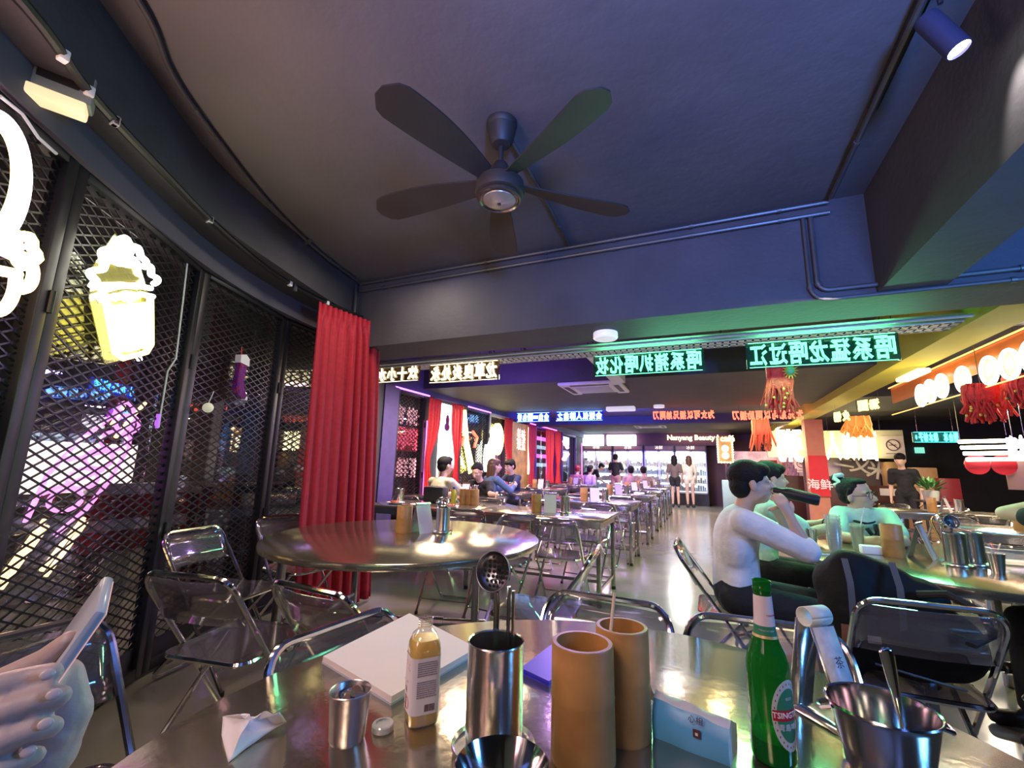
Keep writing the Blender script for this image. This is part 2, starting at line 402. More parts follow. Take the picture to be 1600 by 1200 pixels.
# jog and far window wall
struct(MB().prism([(-3.30, 3.58), (-3.42, 3.58), (-4.32, 5.02), (-4.2, 5.08)], 0, 2.9).build('wall_jog', WALLM, smooth=0))
BLUEP = mat('blue_post_paint', (.10, .07, .24), .5, noise=.2)
JX = -4.2
struct(MB().box((JX-.12, 5.0, 2.32), (JX+.02, 17.75, 2.9)).build('wall_left', mat('header_indigo', (.09, .07, .20), .6, noise=.2), smooth=0))
struct(MB().box((JX-.12, 5.0, 0), (JX+.02, 17.75, .40)).build('baseboard_left', WALLM, smooth=0))
struct(MB().box((JX-.06, 5.02, .4), (JX+.06, 5.34, 2.32)).build('trim_post', BLUEP, smooth=0))
WFR = mat('white_frame_paint', (.62, .60, .52), .5, noise=.1)
for (y0, y1, fm, wr) in [(5.34, 6.1, FRM, True), (7.25, 8.5, FRM, True), (8.5, 9.55, WFR, True), (11.4, 13.2, BLUEP, False), (13.9, 15.6, BLUEP, False)]:
    mesh_window((JX, y0), (JX, y1), .40, 2.32, cell=(.10, .06), r=.004, frm=fm, wires=wr, wdt=.07)
for y0, y1 in ((6.1, 7.25), (9.55, 11.4), (13.2, 13.9), (15.6, 17.75)):
    struct(MB().box((JX-.10, y0, .4), (JX-.02, y1, 2.32)).build('wall_pier', WALLM, smooth=0))
# neon edge strips along the window heads
MAG = glow('magenta_led', (1.0, .12, .75), 4.5); VIO = glow('violet_led', (.55, .18, 1.0), 3.0)
stn = 0
for P, m, lab in [([(JX+.05, 5.25, 2.315), (JX+.05, 6.15, 2.315)], VIO, 'violet light strip over the window beside the blue post'),
                  ([(JX+.05, 7.5, 2.315), (JX+.05, 8.5, 2.315)], VIO, 'violet light strip over the window between curtain and white frame'),
                  ([(JX+.05, 10.9, 2.315), (JX+.05, 13.2, 2.315)], MAG, 'pink light strip over the far window'),
                  ([(JX+.06, 6.12, .5), (JX+.06, 6.12, 1.9)], MAG, 'upright magenta light tube beside the first pair of red curtains'),
                  ([(JX+.06, 9.5, .5), (JX+.06, 9.5, 2.0)], MAG, 'upright magenta light tube beside the white framed door'),
                  ([(JX+.06, 13.1, .5), (JX+.06, 13.1, 2.2)], MAG, 'upright magenta light tube at the far curtain'),
                  ([(-4.17, 16.4, .8), (-4.17, 16.4, 2.1)], MAG, 'upright magenta light tube beside the first fridge')]:
    tag(MB().tube(P, .014, 6).build('light_strip', m), lab, 'light')
# yard outside the glass
struct(MB().box((-8.6, -3.4, 0), (-8.5, 18, 3)).build('wall_outside', mat('outside_wall', (.10, .085, .085), .8, color2=(.05, .045, .05), nscale=2), smooth=0))
# ================================================================ CEILING THINGS
FANM = mat('fan_dark_bronze', (.022, .017, .016), .55, .1, noise=.3)
def make_fan():
    f = thing('ceiling_fan', 'large dark five-bladed ceiling fan on a short rod', 'ceiling fan', (-.851, 1.761, 2.9))
    MB().lathe([(.0, 0), (.078, 0), (.078, -.015), (.070, -.03), (.074, -.035), (.060, -.10), (.045, -.125), (.02, -.135), (.0, -.135)], 32).build('canopy', FANM, f)
    MB().lathe([(.013, -.12), (.013, -.30)], 16).build('rod', FANM, f)
    MB().lathe([(0, -.225), (.032, -.23), (.042, -.25), (.045, -.275), (.05, -.30), (.088, -.315), (.105, -.325), (.118, -.34), (.122, -.385), (.118, -.405), (.10, -.415), (0, -.415)], 40).build('motor_housing', FANM, f)
    MB().lathe([(0, -.415), (.105, -.415), (.106, -.43), (.098, -.434), (.092, -.425), (.088, -.425)], 40).build('trim_ring', mat('fan_ring', (.12, .10, .09), .3, .8, noise=.1), f)
    b = MB(); b.lathe([(0, -.418), (.084, -.418), (.078, -.432), (.05, -.444), (.0, -.448)], 36); b.build('cap', mat('fan_cap', (.30, .27, .24), .35, .6, noise=.1), f)
    MB().lathe([(0, -.447), (.009, -.447), (.009, -.452), (0, -.452)], 12).build('sensor', BLACK, f)
    bl = MB(); N = 16; top = []; bot = []
    def outline(t):   # t 0..1 along blade: centre offset, half width
        wdt = .040+.044*math.sin(min(1, t*1.25)*PI/2); 
        if t > .86: wdt *= math.sqrt(max(0, 1-((t-.86)/.145)**2))
        return .012*math.sin(t*PI)+.018*t, wdt
    vs = []; fs = []
    for i in range(N+1):
        t = i/N; x = .105+t*.60; c, hw = outline(t); tw = math.radians(20-10*t)
        for s, dz in ((-1, .004), (1, .004), (1, -.004), (-1, -.004)):
            y = s*hw; z = y*math.sin(tw)+dz-.352+.02*(1-t)-.006*(1-(s*.5)**2)
            vs.append((x, c+y*math.cos(tw), z))
    for i in range(N):
        for k in range(4): fs.append((4*i+k, 4*i+(k+1) % 4, 4*i+4+(k+1) % 4, 4*i+4+k))
    fs += [(0, 3, 2, 1), (4*N, 4*N+1, 4*N+2, 4*N+3)]
    src = None
    for k in range(5):
        if src is None:
            src = MB().add(vs, fs).build('blade', FANM, f, smooth=50); o = src
        else: o = src.copy(); COL.objects.link(o); o.parent = f
        o.rotation_euler = (0, 0, math.radians(-106+72*k))
make_fan()
PIPE = mat('conduit_paint', (.05, .05, .055), .4, noise=.2)
def pipe(pts, r, label, clips=0, mt=None, clipm=None):
    o = MB().tube(pts, r, 8).build('conduit_pipe', mt or PIPE); tag(o, label, 'pipe')
    P = [Vector(p) for p in pts]; L = [0]
    for i in range(len(P)-1): L.append(L[-1]+(P[i+1]-P[i]).length)
    for k in range(clips):
        d = L[-1]*(k+.5)/clips; i = max(j for j in range(len(L)) if L[j] <= d); i = min(i, len(P)-2)
        p = P[i].lerp(P[i+1], (d-L[i])/(L[i+1]-L[i])); t = (P[i+1]-P[i]).normalized()
        M = T(*p) @ t.to_track_quat('Z', 'Y').to_matrix().to_4x4()
        MB().lathe([(r+.001, -.012), (r+.004, -.012), (r+.004, .012), (r+.001, .012)], 10, M).build('clip', clipm or PIPE, o)
    return o
c3 = curve_pts([(-1.55, .1), (-1.85, .68), (-2.09, .94), (-2.30, 1.28), (-2.57, 1.81), (-2.79, 2.44), (-2.9, 2.98)])
pipe([(x, y, 2.878) for x, y in c3], .012, 'thin black conduit following the curved ceiling edge', 4)
pipe([(-2.92, 3.07, 2.87), (.80, 3.07, 2.87)], .013, 'conduit along the top of the cross beam', 7)
pipe([(-2.92, 3.07, 2.80), (.80, 3.07, 2.80)], .013, 'second conduit just under the ceiling corner of the cross beam', 7)
pipe([(.70, 3.08, 2.80), (.70, 3.08, 2.36)]+arc((.76, 2.36), .06, PI, 1.5*PI, 6, lambda a, b: (a, 3.08, b))+[(3.0, 3.08, 2.30)], .015, 'conduit dropping down the cross beam then bending right', 3)
pipe([(.66, 3.08, 2.80), (.66, 3.08, 2.33)]+arc((.75, 2.33), .09, PI, 1.5*PI, 6, lambda a, b: (a, 3.08, b))+[(3.0, 3.08, 2.24)], .012, 'thinner conduit beside the dropping one, bending lower', 3)
pipe([(.80, 3.0, 2.86), (.80, -1.0, 2.86)], .014, 'conduit along the ceiling beside the right beam', 4)
pipe([(-.84, 1.86, 2.878), (-.84, 2.3, 2.878), (-.86, 3.05, 2.878)], .012, 'conduit from the ceiling fan to the cross beam', 2)
e = [(-2.72, 2.28, 2.878), (-2.80, 2.30, 2.88), (-2.86, 2.31, 2.86), (-2.87, 2.32, 2.80), (-2.87, 2.32, 2.5)]
pipe(e, .016, 'bent conduit dropping beside the curtain rail', 1)
pipe([(-2.96, 3.05, 2.86), (-2.93, 3.02, 2.80), (-2.90, 3.0, 2.74), (-2.90, 3.0, 2.56)], .012, 'short bent conduit at the right end of the red curtain', 0)
# curtain rail with clips
rail = curve_pts(RAILC)
ro = thing('curtain_rail', 'curved black curtain rail with white clips on the bulkhead', 'curtain rail', (0, 0, 2.55))
MB().tube([(x, y, 0) for x, y in rail], .018, 8).build('rail', BLACK, ro)
for px, py in [(84, 75), (131, 137), (163, 190), (187, 190), (322, 348), (340, 347), (452, 442), (474, 478)]:
    p = atz(px, py, 2.55); q = min(rail, key=lambda r: (r[0]-p.x)**2+(r[1]-p.y)**2)
    MB().bbox((q[0]-.010, q[1]-.014, -.026), (q[0]+.022, q[1]+.014, .016), .006).build('clip', WHITE, ro)
# spot lamp top right
SP = thing('spotlight', 'dark cylindrical spotlight with a bright lens on the ceiling track', 'spotlight', (.86, 1.70, 2.86))
tip = atz(1499, 78, 2.62); tail = atz(1447, 30, 2.80); d = tip-tail; M = T(*(tail-Vector(SP.location))) @ d.to_track_quat('Z', 'Y').to_matrix().to_4x4(); L = d.length
MB().lathe([(0, 0), (.034, 0), (.036, .01), (.036, L), (.032, L), (.030, L-.012), (0, L-.012)], 28, M).build('body', mat('spot_body', (.05, .05, .10), .35, .5, noise=.2), SP)
MB().lathe([(0, L-.010), (.030, L-.010)], 24, M).build('lens', glow('lamp_lens', (1, .95, .85), 9), SP)
MB().bbox((-.06, -.02, .0), (0, .02, .04), .005).tube([(-.03, .02, .0), (-.03, .02, -.06)], .008, 6).build('bracket', BLACK, SP)
tag(MB().bbox((.79, -.6, 2.87), (.83, 2.3, 2.9), .003).build('light_track', BLACK), 'black ceiling track holding the cylindrical spotlight', 'light track')
lamp('spotlight_beam', 'SPOT', tip+d.normalized()*.03, 15, (1, .9, .8), .02, aim=tip+d*4, spot=70)
# emergency light top left
EL = thing('emergency_light', 'grey emergency light box with a glowing tube on the bulkhead', 'light', (-2.16, .56, 2.52), math.radians(62))
MB().bbox((-.17, -.04, -.03), (.17, .04, .09), .01).build('body', mat('grey_case', (.22, .24, .22), .5, noise=.2), EL)
MB().bbox((-.16, -.055, -.075), (.16, .02, -.032), .008).build('diffuser', glow('tube_diffuser', (1, .80, .45), .75), EL)
MB().box((-.13, -.045, .0), (-.02, -.041, .06)).box((.02, -.045, .01), (.13, -.041, .06)).build('dark_panel', BLACK, EL)
# ceiling lamp under the beam
CL = thing('ceiling_light', 'round white drum lamp under the cross beam', 'ceiling light', (-.66, 3.36, 2.25))
MB().lathe([(0, 0), (.092, 0), (.095, -.01), (.095, -.045), (.085, -.055), (0, -.058)], 36).build('diffuser', mat('lamp_opal', (.75, .72, .74), .4, emit=(1, .95, 1), estr=.35), CL)
for P, lab in [((-.73, 8.8, 2.41), 'small round white lamp under the low ceiling before the red sign'), ]:
    o = thing('ceiling_light', lab, 'ceiling light', P); MB().lathe([(0, 0), (.10, 0), (.10, -.05), (0, -.055)], 24).build('diffuser', MATS['lamp_opal'], o)
o = thing('ceiling_light', 'oblong white lamp under the low ceiling left of the round one', 'ceiling light', (-1.46, 8.85, 2.41)); MB().bbox((-.28, -.08, -.09), (.28, .08, 0), .02).build('diffuser', MATS['lamp_opal'], o)
# cable tray
TRW = mat('tray_white', (.55, .55, .52), .5, noise=.15)
ct = thing('cable_tray', 'long perforated cable tray crossing under the ceiling', 'cable tray', (0, 4.3, 2.33))
t1 = MB(); t1.box((-4.1, -.12, 0), (6.8, -.11, .07)); t1.box((-4.1, .11, 0), (6.8, .12, .07)); t1.build('side_rail', TRW, ct, smooth=0)
t2 = MB()
x = -4.1
while x < 6.8: t2.box((x, -.11, 0), (x+.042, .11, .004)); x += .06
t2.box((-4.1, -.11, 0), (6.8, -.085, .004)); t2.box((-4.1, .085, 0), (6.8, .11, .004)); t2.box((-4.1, -.01, 0), (6.8, .01, .004))
b = t2.build('perforated_base', TRW, ct, smooth=0); b['kind'] = 'stuff'
for x in (-3.4, -2.2, -1.0, .2, 1.4, 2.8, 4.4):
    MB().tube([(x, -.115, .05), (x, -.115, .57)], .004, 5).tube([(x, .115, .05), (x, .115, .57)], .004, 5).build('hanger_rod', DCHROME, ct)
for k, (dy, dz, r) in enumerate([(-.06, .02, .013), (0, .024, .017), (.05, .02, .012)]):
    MB().tube([(-4.1+i*.55, 4.3+dy+.02*math.sin(i*1.7+k), 2.335+dz+.01*math.sin(i*2.3+k)) for i in range(20)], r, 6).build('electric_cable', RUBBER); bpy.data.objects[-1] if 0 else None
for i, o in enumerate([o for o in bpy.data.objects if o.name.startswith('electric_cable')]): tag(o, ['black cable lying along the near side of the cable tray', 'thick black cable in the middle of the cable tray', 'black cable lying along the far side of the cable tray'][i], 'cable')
tag(MB().tube([(-3.9, 4.0, 2.32), (1.8, 4.0, 2.32)], .012, 6).build('conduit_pipe', TRW), 'white conduit running in front of the cable tray', 'pipe')
tag(MB().box((-1.08, 4.45, 2.34), (-.92, 6.0, 2.44)).build('air_duct', TRW, smooth=0), 'pale rectangular duct running from the cable tray towards the air conditioner', 'duct')
def cassette(loc, label, s=1):
    o = thing('air_conditioner', label, 'air conditioner', loc)
    MB().bbox((-.45*s, -.45*s, -.05), (.45*s, .45*s, 0), .02).build('panel', mat('ac_white', (.55, .54, .56), .45, noise=.08), o)
    MB().bbox((-.25*s, -.25*s, -.06), (.25*s, .25*s, -.045), .01).build('grille', mat('ac_grille', (.35, .34, .42), .5, noise=.1), o)
    for k in range(4):
        MB().box((-.28*s, -.40*s, -.055), (.28*s, -.33*s, -.049), RZ(k*PI/2)).build('louvre', BLACK, o)
    return o
cassette((-1.45, 6.5, 2.41), 'square ceiling air conditioner beside the pale duct')
p = atz(1016, 667, 2.45); cassette((p.x, p.y, 2.495), 'square ceiling air conditioner in front of the fridges, farthest from the seat')
# track with two spots by the left signs
tk = thing('track_light', 'black ceiling track with two spotlights above the left tables', 'spotlight', (-2.25, 5.2, 2.75))
MB().box((-.45, -.02, 0), (.45, .02, .145)).build('track', BLACK, tk, smooth=0)
for x in (-.3, .15):
    M = T(x, 0, -.02) @ RX(math.radians(25)); MB().lathe([(.03, -.16), (.033, -.16), (.033, 0), (0, 0)], 16, M).build('lamp_head', BLACK, tk); 
# ================================================================ SIGNS
def sign(name, label, txt, P0, P1, h, m, group=None, mirror=True, boxed=None, tube=.0055, wires=True, boxm=None, fill=False, wide=.92, top=None, face=-1):
    P0 = Vector(P0); P1 = Vector(P1); d = P1-P0; W = d.length; ang = math.atan2(d.y, d.x); ctr = (P0+P1)/2
    o = thing(name, label, 'neon sign', ctr, ang, group); n = len(txt); cw = W/n
    for k, ch in enumerate(txt):
        if ch == ' ': continue
        me = text_mesh(ch, 1.0, depth=.02 if fill else 0, bevel=(tube/h if not fill else 0), fill=fill)
        V = [v.co.copy() for v in me.vertices]
        if not V: continue
        x0 = min(v.x for v in V); x1 = max(v.x for v in V); y0 = min(v.y for v in V); y1 = max(v.y for v in V)
        narrow = (ch in '一.·1il') 
        for v in me.vertices:
            u = (v.co.x-(x0+x1)/2)/(x1-x0 if x1 > x0 else 1)*cw*wide*(.4 if ch in '1il·' else 1); t = (v.co.y-(y0+y1)/2)/max(y1-y0, .5)*h
            v.co = Vector((-u if mirror else u, v.co.z*h, t))
        if mirror: pass
        else: pass
        me.materials.clear(); me.materials.append(m)
        c = bpy.data.objects.new('character', me); COL.objects.link(c); c.parent = o
        xk = -W/2+cw*(k+.5); c.location = (-xk if mirror else xk, 0, 0)
    if boxed:
        MB().box((-W/2-.02, .012, -h/2-.015), (W/2+.02, .018, h/2+.015)).build('backing_panel', boxed, o, smooth=0)
        MB().tube([(-W/2, 0, h/2+.012), (W/2, 0, h/2+.012)], .003, 5).build('border_tube', m, o)
        MB().tube([(-W/2, 0, -h/2-.012), (W/2, 0, -h/2-.012)], .003, 5).build('border_tube', m, o)
    if wires and top:
        for s in (-.4, .4):
            MB().tube([(s*W, .015, h/2), (s*W, .015, top-ctr.z)], .0025, 4).build('hanging_wire', DCHROME, o)
    return o
GRN = glow('green_neon', (.16, 1.0, .50), 2.6); GRNB = clear('green_acrylic', tint=(.35, .62, .45), gloss=.02, body=(.01, .16, .06), bodyfac=.15)
YW = glow('warm_white_neon', (1.0, .88, .55), 3.0); YWB = clear('amber_acrylic', tint=(.7, .6, .4), body=(.3, .2, .08), bodyfac=.12)
RED = glow('red_neon', (1.0, .14, .07), 2.4); BLU = glow('blue_neon', (.25, .55, 1.0), 5.0); BLUB = clear('blue_acrylic', tint=(.2, .3, .8), body=(.02, .05, .9), bodyfac=.5)
sign('neon_sign', 'left of the two green neon character signs, under the cable tray', '唔系猪扒唔化妆', aty(930, 571, 4.2), aty(1097, 563, 4.2), .17, GRN, 'green neon signs', boxed=GRNB, top=2.335)
sign('neon_sign', 'green neon character sign above the hanging red lion ornament', '唔系猛龙唔过江', aty(1170, 552, 4.2), aty(1402, 545, 4.2), .19, GRN, 'green neon signs', boxed=GRNB, top=2.335)
sign('neon_sign', 'short warm white character sign partly behind the red curtain', '炊十小水', aty(588, 587, 4.2), aty(653, 581, 4.2), .16, YW, 'warm white neon signs', boxed=YWB, top=2.335)
sign('neon_sign', 'six character warm white sign hanging over the left tables', '龙草良炎处永', aty(672, 584, 4.2), aty(777, 578, 4.2), .18, YW, 'warm white neon signs', boxed=YWB, top=2.335)
sign('neon_sign', 'left of the two red character signs hanging over the aisle', '为女可以插兄弟两刀', aty(1020, 647, 9.3), aty(1117, 650, 9.3), .17, RED, 'red neon signs', tube=.010, top=2.5)
sign('neon_sign', 'right of the two red character signs, in front of the column', '为兄弟可以两肋插刀', aty(1144, 649, 9.3), aty(1256, 648, 9.3), .17, RED, 'red neon signs', tube=.010, top=2.5)
sign('neon_sign', 'left of the two blue character signs before the fridges', '金鱼一国色香', aty(808, 652, 9.3), aty(858, 652, 9.3), .17, BLU, 'blue neon signs', boxed=BLUB, tube=.011, top=2.5)
sign('neon_sign', 'right of the two blue character signs, longer one', '会短似人醉翁之', aty(870, 651, 9.3), aty(941, 649, 9.3), .17, BLU, 'blue neon signs', boxed=BLUB, tube=.011, top=2.5)
lamp('green_tray_light', 'AREA', (-.45, 4.05, 2.30), 5, (.15, 1, .45), .9, .02, aim=(-.45, 4.05, 3))
lamp('green_tray_light', 'AREA', (.92, 4.05, 2.30), 6, (.15, 1, .45), .9, .02, aim=(.92, 4.05, 3))
lamp('green_down_light', 'AREA', (.5, 4.15, 2.02), 22, (.18, 1, .45), 1.9, .02, aim=(.5, 3.6, 0))
lamp('blue_up_light', 'AREA', (-2.2, 9.4, 2.18), 110, (.03, .06, 1), 2.2, .03, aim=(-2.2, 10.6, 2.6))
lamp('blue_down_light', 'AREA', (-2.3, 9.3, 2.1), 26, (.2, .2, 1), 2.2, .03, aim=(-2.2, 9.6, 0))
lamp('violet_light', 'AREA', (-2.6, 5.0, 2.25), 22, (.32, .12, 1), 1.4, .05, aim=(-2.2, 6.2, 2.8))
lamp('yellow_up_light', 'AREA', (2.30, 5.6, 2.1), 10, (1, .8, .25), .04, 2.2, aim=(1.9, 5.6, 2.6))
lamp('red_glow_light', 'AREA', (1.1, 9.25, 2.1), 10, (1, .25, .15), 1.6, .02, aim=(1.1, 12, 2.0))
# big overexposed characters near the column
BRT = glow('bright_warm_neon', (1.0, .86, .42), 9)
MENU = mat('menu_board', (.62, .58, .42), .5, noise=.15, nscale=4)
def fb(name, x0, y0, x1, y1, Y, dep, m, label=None, cat=None, bev=None, parent=None, group=None, floor=False):
    """box spanning a picture rectangle at world distance Y, dep metres deep"""
    a = aty(x0, y1, Y); b = aty(x1, y0, Y); a2 = aty(x0, y0, Y)
    if floor: a.z = 0
    lo = Vector((min(a.x, a2.x), Y, a.z)); hi = Vector((b.x, Y+dep, b.z)); org = Vector(((lo.x+hi.x)/2, Y+dep/2, lo.z))
    mb = MB(); s = hi-lo
    if bev: mb.bbox((-s.x/2, -dep/2, 0), (s.x/2, dep/2, s.z), bev)
    else: mb.box((-s.x/2, -dep/2, 0), (s.x/2, dep/2, s.z))
    o = mb.build(name, m, None, smooth=35 if bev else 0); o.location = org
    if parent is not None: o.parent = parent; o.location = org-Vector(parent.location)
    if label: tag(o, label, cat, group)
    return o, lo, hi
sign('neon_sign', 'glaring warm character sign left of the column', '粥', aty(1212, 696, 11.6), aty(1256, 696, 11.6), .72, BRT, tube=.03, top=2.5)
sign('neon_sign', 'glaring warm neon characters right of the column on the board', '面烧人', aty(1288, 698, 11.6), aty(1372, 696, 11.6), .60, BRT, tube=.028, top=2.5)
o, _, _ = fb('menu_board', 1200, 672, 1410, 714, 12.0, .08, MENU, 'long lit yellowish board behind the glaring neon characters', 'board')
for x in (-.9, .9): MB().tube([(x, 0, .5), (x, 0, 2.5-o.location.z)], .006, 5).build('hanging_wire', DCHROME, o)
# lamp ring sign
RO = mat('orange_acrylic', (.75, .20, .06), .3, noise=.1)
rs = thing('lantern_sign', 'orange panel with a row of glowing white ring lamps on the yellow beam', 'neon sign', (2.34, 5.6, 2.0))
MB().box((.0, -1.9, .13), (.015, 1.7, .33)).build('panel', RO, rs, smooth=0)
MB().tube([(-.02, -1.9, .335), (-.02, 1.7, .335)], .008, 6).build('border_tube', glow('orange_neon', (1, .45, .12), 2), rs)
MB().tube([(-.02, -1.9, -.02), (-.02, 1.7, -.02)], .006, 6).build('border_tube', MATS['orange_neon'], rs)
RW = glow('ring_neon', (1.0, .93, .70), 3.0)
for k, (px, py) in enumerate([(1439, 618), (1453, 611), (1471, 603), (1504, 593), (1545, 579), (1577, 569), (1612, 556)]):
    p = atx(px, py, 2.30)-Vector(rs.location); r = .115
    MB().tube([(p.x, p.y+r*math.cos(a*PI/12), p.z+r*math.sin(a*PI/12)) for a in range(24)], .016, 8, closed=True).build('ring_lamp', RW, rs)
    MB().lathe([(0, 0), (r*.85, 0)], 24, T(p.x+.012, p.y, p.z) @ RY(-PI/2)).build('backing_disc', glow('disc_cream', (1.0, .88, .45), 1.1), rs)
    put_text('烧鸡煮粥粉面饭'[k], .10, RW, 'character', rs, (p.x, p.y, p.z), (PI/2, 0, PI/2), .004)
ly = thing('batten_lamp', 'white slanted batten lamp under the yellow beam', 'light', atz(1425, 583, 2.28), math.radians(90)); MB().bbox((-.28, -.06, -.05), (.28, .06, .0), .015).build('diffuser', mat('batten_diffuser', (.8, .8, .6), .4, emit=(1, .95, .55), estr=1.0), ly)
YN = glow('yellow_neon', (1, .80, .18), 3.5)
for (x0, y0, x1, y1), lab in [((1303, 643, 1328, 660), 'small yellow glowing sign box nearer the column'), ((1340, 622, 1375, 645), 'larger yellow glowing sign box over the orange ornament')]:
    a = aty(x0, (y0+y1)/2+3, 8.6); b = aty(x1, (y0+y1)/2-5, 8.3); sign('neon_sign', lab, '火锅' if x0 < 1310 else '汤圆', a, b, .17, YN, 'yellow neon signs', tube=.014, mirror=True, top=2.9)
TEAL = glow('teal_neon', (.10, .95, .90), 3.0)
sign('neon_sign', 'teal glowing character sign on the black wall', '粥台冰 糖水铺子·', aty(1428, 683, 10.5), aty(1498, 683, 10.5), .16, TEAL, tube=.012, top=2.5, boxed=clear('teal_acrylic', tint=(.2, .5, .5), body=(.02, .3, .3), bodyfac=.4))
ex = fb('exit_sign', 1431, 699, 1444, 708, 13.35, .05, glow('exit_green', (.25, .8, .62), .9), 'small pale green exit sign on the black wall', 'sign')[0]
# layered white-yellow tubes with red drops, right
lt = thing('neon_sign', 'stack of four thick glowing white tubes with a red scalloped edge', 'neon sign', aty(1545, 707, 9.0))
for k, z in enumerate([.16, .07, -.02, -.11]):
    MB().tube([(-.33+.02*k, 0, z), (.33+.02*k, 0, z+.02)], .028, 8).build('glow_tube', glow('hot_tube', (1, .88, .60), 7), lt)
MB().tube([(-.3, .02, .16), (-.3, .02, 2.9-lt.location.z)], .004, 4).tube([(.3, .02, -.1), (.3, .02, 2.9-lt.location.z)], .004, 4).build('hanging_wire', DCHROME, lt)
for k in range(2): MB().lathe([(0, -.01), (.15, -.01), (.15, .01), (0, .01)], 20, T(-.13+.3*k, .06, -.18) @ RX(PI/2)).build('red_scallop', RO if 0 else mat('red_acrylic', (.35, .02, .03), .3, noise=.2), lt)
pk = sign('neon_sign', 'glaring pink white sign at the right edge over the poster', '冰室', aty(1573, 698, 8.6), aty(1608, 700, 8.6), .34, glow('pink_white_neon', (1, .72, 1), 8), tube=.03, top=2.9)
fb('poster', 1577, 714, 1625, 765, 9.2, .02, mat('pink_poster', (.45, .22, .42), .5, color2=(.5, .35, .2), nscale=3), 'pink and tan poster under the glaring pink sign', 'poster')
# left wall signs and the blue reflected lettering
def neon_paths(name, label, paths, m, M, r, parts='tube'):
    o = thing(name, label, 'neon sign', M.translation); o.rotation_euler = M.to_euler(); o.scale = M.to_scale()
    for i, (pts, mm, closed) in enumerate(paths):
        MB().tube([(x, 0, z) for x, z in pts], r, 8, closed=closed).build('neon_tube', mm or m, o)
    return o
def wob(cx, cz, rx, rz, n=40, lobes=0, amp=0, a0=0, a1=2*PI):
    return [(cx+(rx+amp*math.cos(lobes*t))*math.cos(t), cz+(rz+amp*math.cos(lobes*t))*math.sin(t)) for t in [a0+(a1-a0)*i/n for i in range(n+(0 if abs(a1-a0-2*PI) < 1e-6 else 1))]]
def wallM(px, py, off, z=None):
    """a frame on the curved wall between mullions 1 and 2, off metres inside"""
    A = Vector((-2.36, .78, 0)); B = Vector((-2.93, 1.66, 0)); d = (B-A).normalized(); n = Vector((-d.y, d.x, 0))
    if n.x > 0: n = -n
    v = ray(px, py); P0 = A-n*off; t = (P0-CP).dot(n)/v.dot(n); P = CP+v*t
    ang = math.atan2(d.y, d.x); return T(*P) @ RZ(ang), ang
HW = glow('hot_white_neon', (1.0, .98, .78), 6); HY = glow('hot_yellow_neon', (1.0, .88, .20), 5); HP = glow('hot_pink_neon', (1.0, .22, .85), 4); HO = glow('hot_orange_neon', (1, .62, .25), 5)
M, ang = wallM(203, 480, .07); M = M @ RY(math.radians(-24)) @ Matrix.Diagonal((1.05, 1, .84, 1))
paths = [(wob(0, .15, .205, .11, 60, 9, .018, -.25, PI+.25), HW, False), (wob(0, .25, .135, .10, 40, 7, .012, -.3, PI+.3), HW, False), (wob(0.0, .33, .05, .05, 24, 5, .006), HW, True),
         ([(-.16, .10), (-.06, .12), (.06, .12), (.16, .10)], HW, False), ([(-.17, .05), (-.08, .07), (0, .04), (.08, .07), (.17, .05)], HW, False),
         ([(-.14, .04), (-.12, -.24), (-.08, -.28), (.08, -.28), (.12, -.24), (.15, .04)], HY, False), ([(-.10, .02), (-.08, -.24)], HY, False), ([(-.045, .02), (-.035, -.25)], HY, False), ([(.01, .02), (.01, -.25)], HY, False), ([(.06, .02), (.055, -.25)], HY, False), ([(.11, .02), (.095, -.24)], HY, False),
         ([(-.13, -.06), (.13, -.06)], HY, False), ([(-.12, -.15), (.12, -.15)], HY, False)]
cone = neon_paths('neon_sign', 'glaring white and yellow iced dessert neon on the mesh panel', paths, HW, M, .016)
MB().prism([(-.19, .06), (-.15, -.30), (.15, -.30), (.19, .06), (.15, .22), (0, .40), (-.15, .22)], .03, .034, Matrix(((1, 0, 0, 0), (0, 0, 1, 0), (0, 1, 0, 0), (0, 0, 0, 1)))).build('backing_panel', clear('clear_panel', tint=(.9, .9, .8), gloss=.02, body=(.9, .8, .2), bodyfac=.12), cone, smooth=0)
lamp('dessert_glow', 'AREA', M @ Vector((0, -.06, 0)), 7, (1, .9, .5), .25, .5, aim=M @ Vector((0, -1, 0)))
# left edge sign (mostly out of frame) on the panel before the first double post
A0 = Vector((-1.70, -.12, 0)); B0 = Vector((-2.36, .78, 0)); d0 = (B0-A0).normalized(); n0 = Vector((-d0.y, d0.x, 0)); ang0 = math.atan2(d0.y, d0.x)
def wall0(px, py, off):
    v = ray(px, py); t = (A0-n0*off-CP).dot(n0)/v.dot(n0); return T(*(CP+v*t)) @ RZ(ang0)
M = wall0(0, 400, .07)
hot = neon_paths('neon_sign', 'glaring pink and white looping neon at the left edge of the frame', [
    (wob(-.10, .22, .13, .22, 30, a0=-.9, a1=PI*.9), glow('edge_pink_neon', (1, .70, .78), 6), False), (wob(-.10, .22, .10, .19, 30, a0=-.9, a1=PI*.9), HO, False),
    (wob(.07, .06, .06, .05, 24, 5, .01), HY, True), (wob(.09, -.02, .05, .06, 20, a0=-1.5, a1=2.2), HO, False), (wob(.02, -.09, .06, .10, 20, a0=-PI, a1=.6), HO, False),
    (wob(-.12, -.27, .12, .13, 24, a0=-1.6, a1=1.9), HY, False), (wob(-.12, -.27, .09, .10, 24, a0=-1.6, a1=1.9), HW, False), ([(-.2, .0), (.02, .02), (.06, .07)], HP, False), ([(-.2, -.06), (.0, -.05), (.08, -.03)], HO, False)], HO, M, .018)
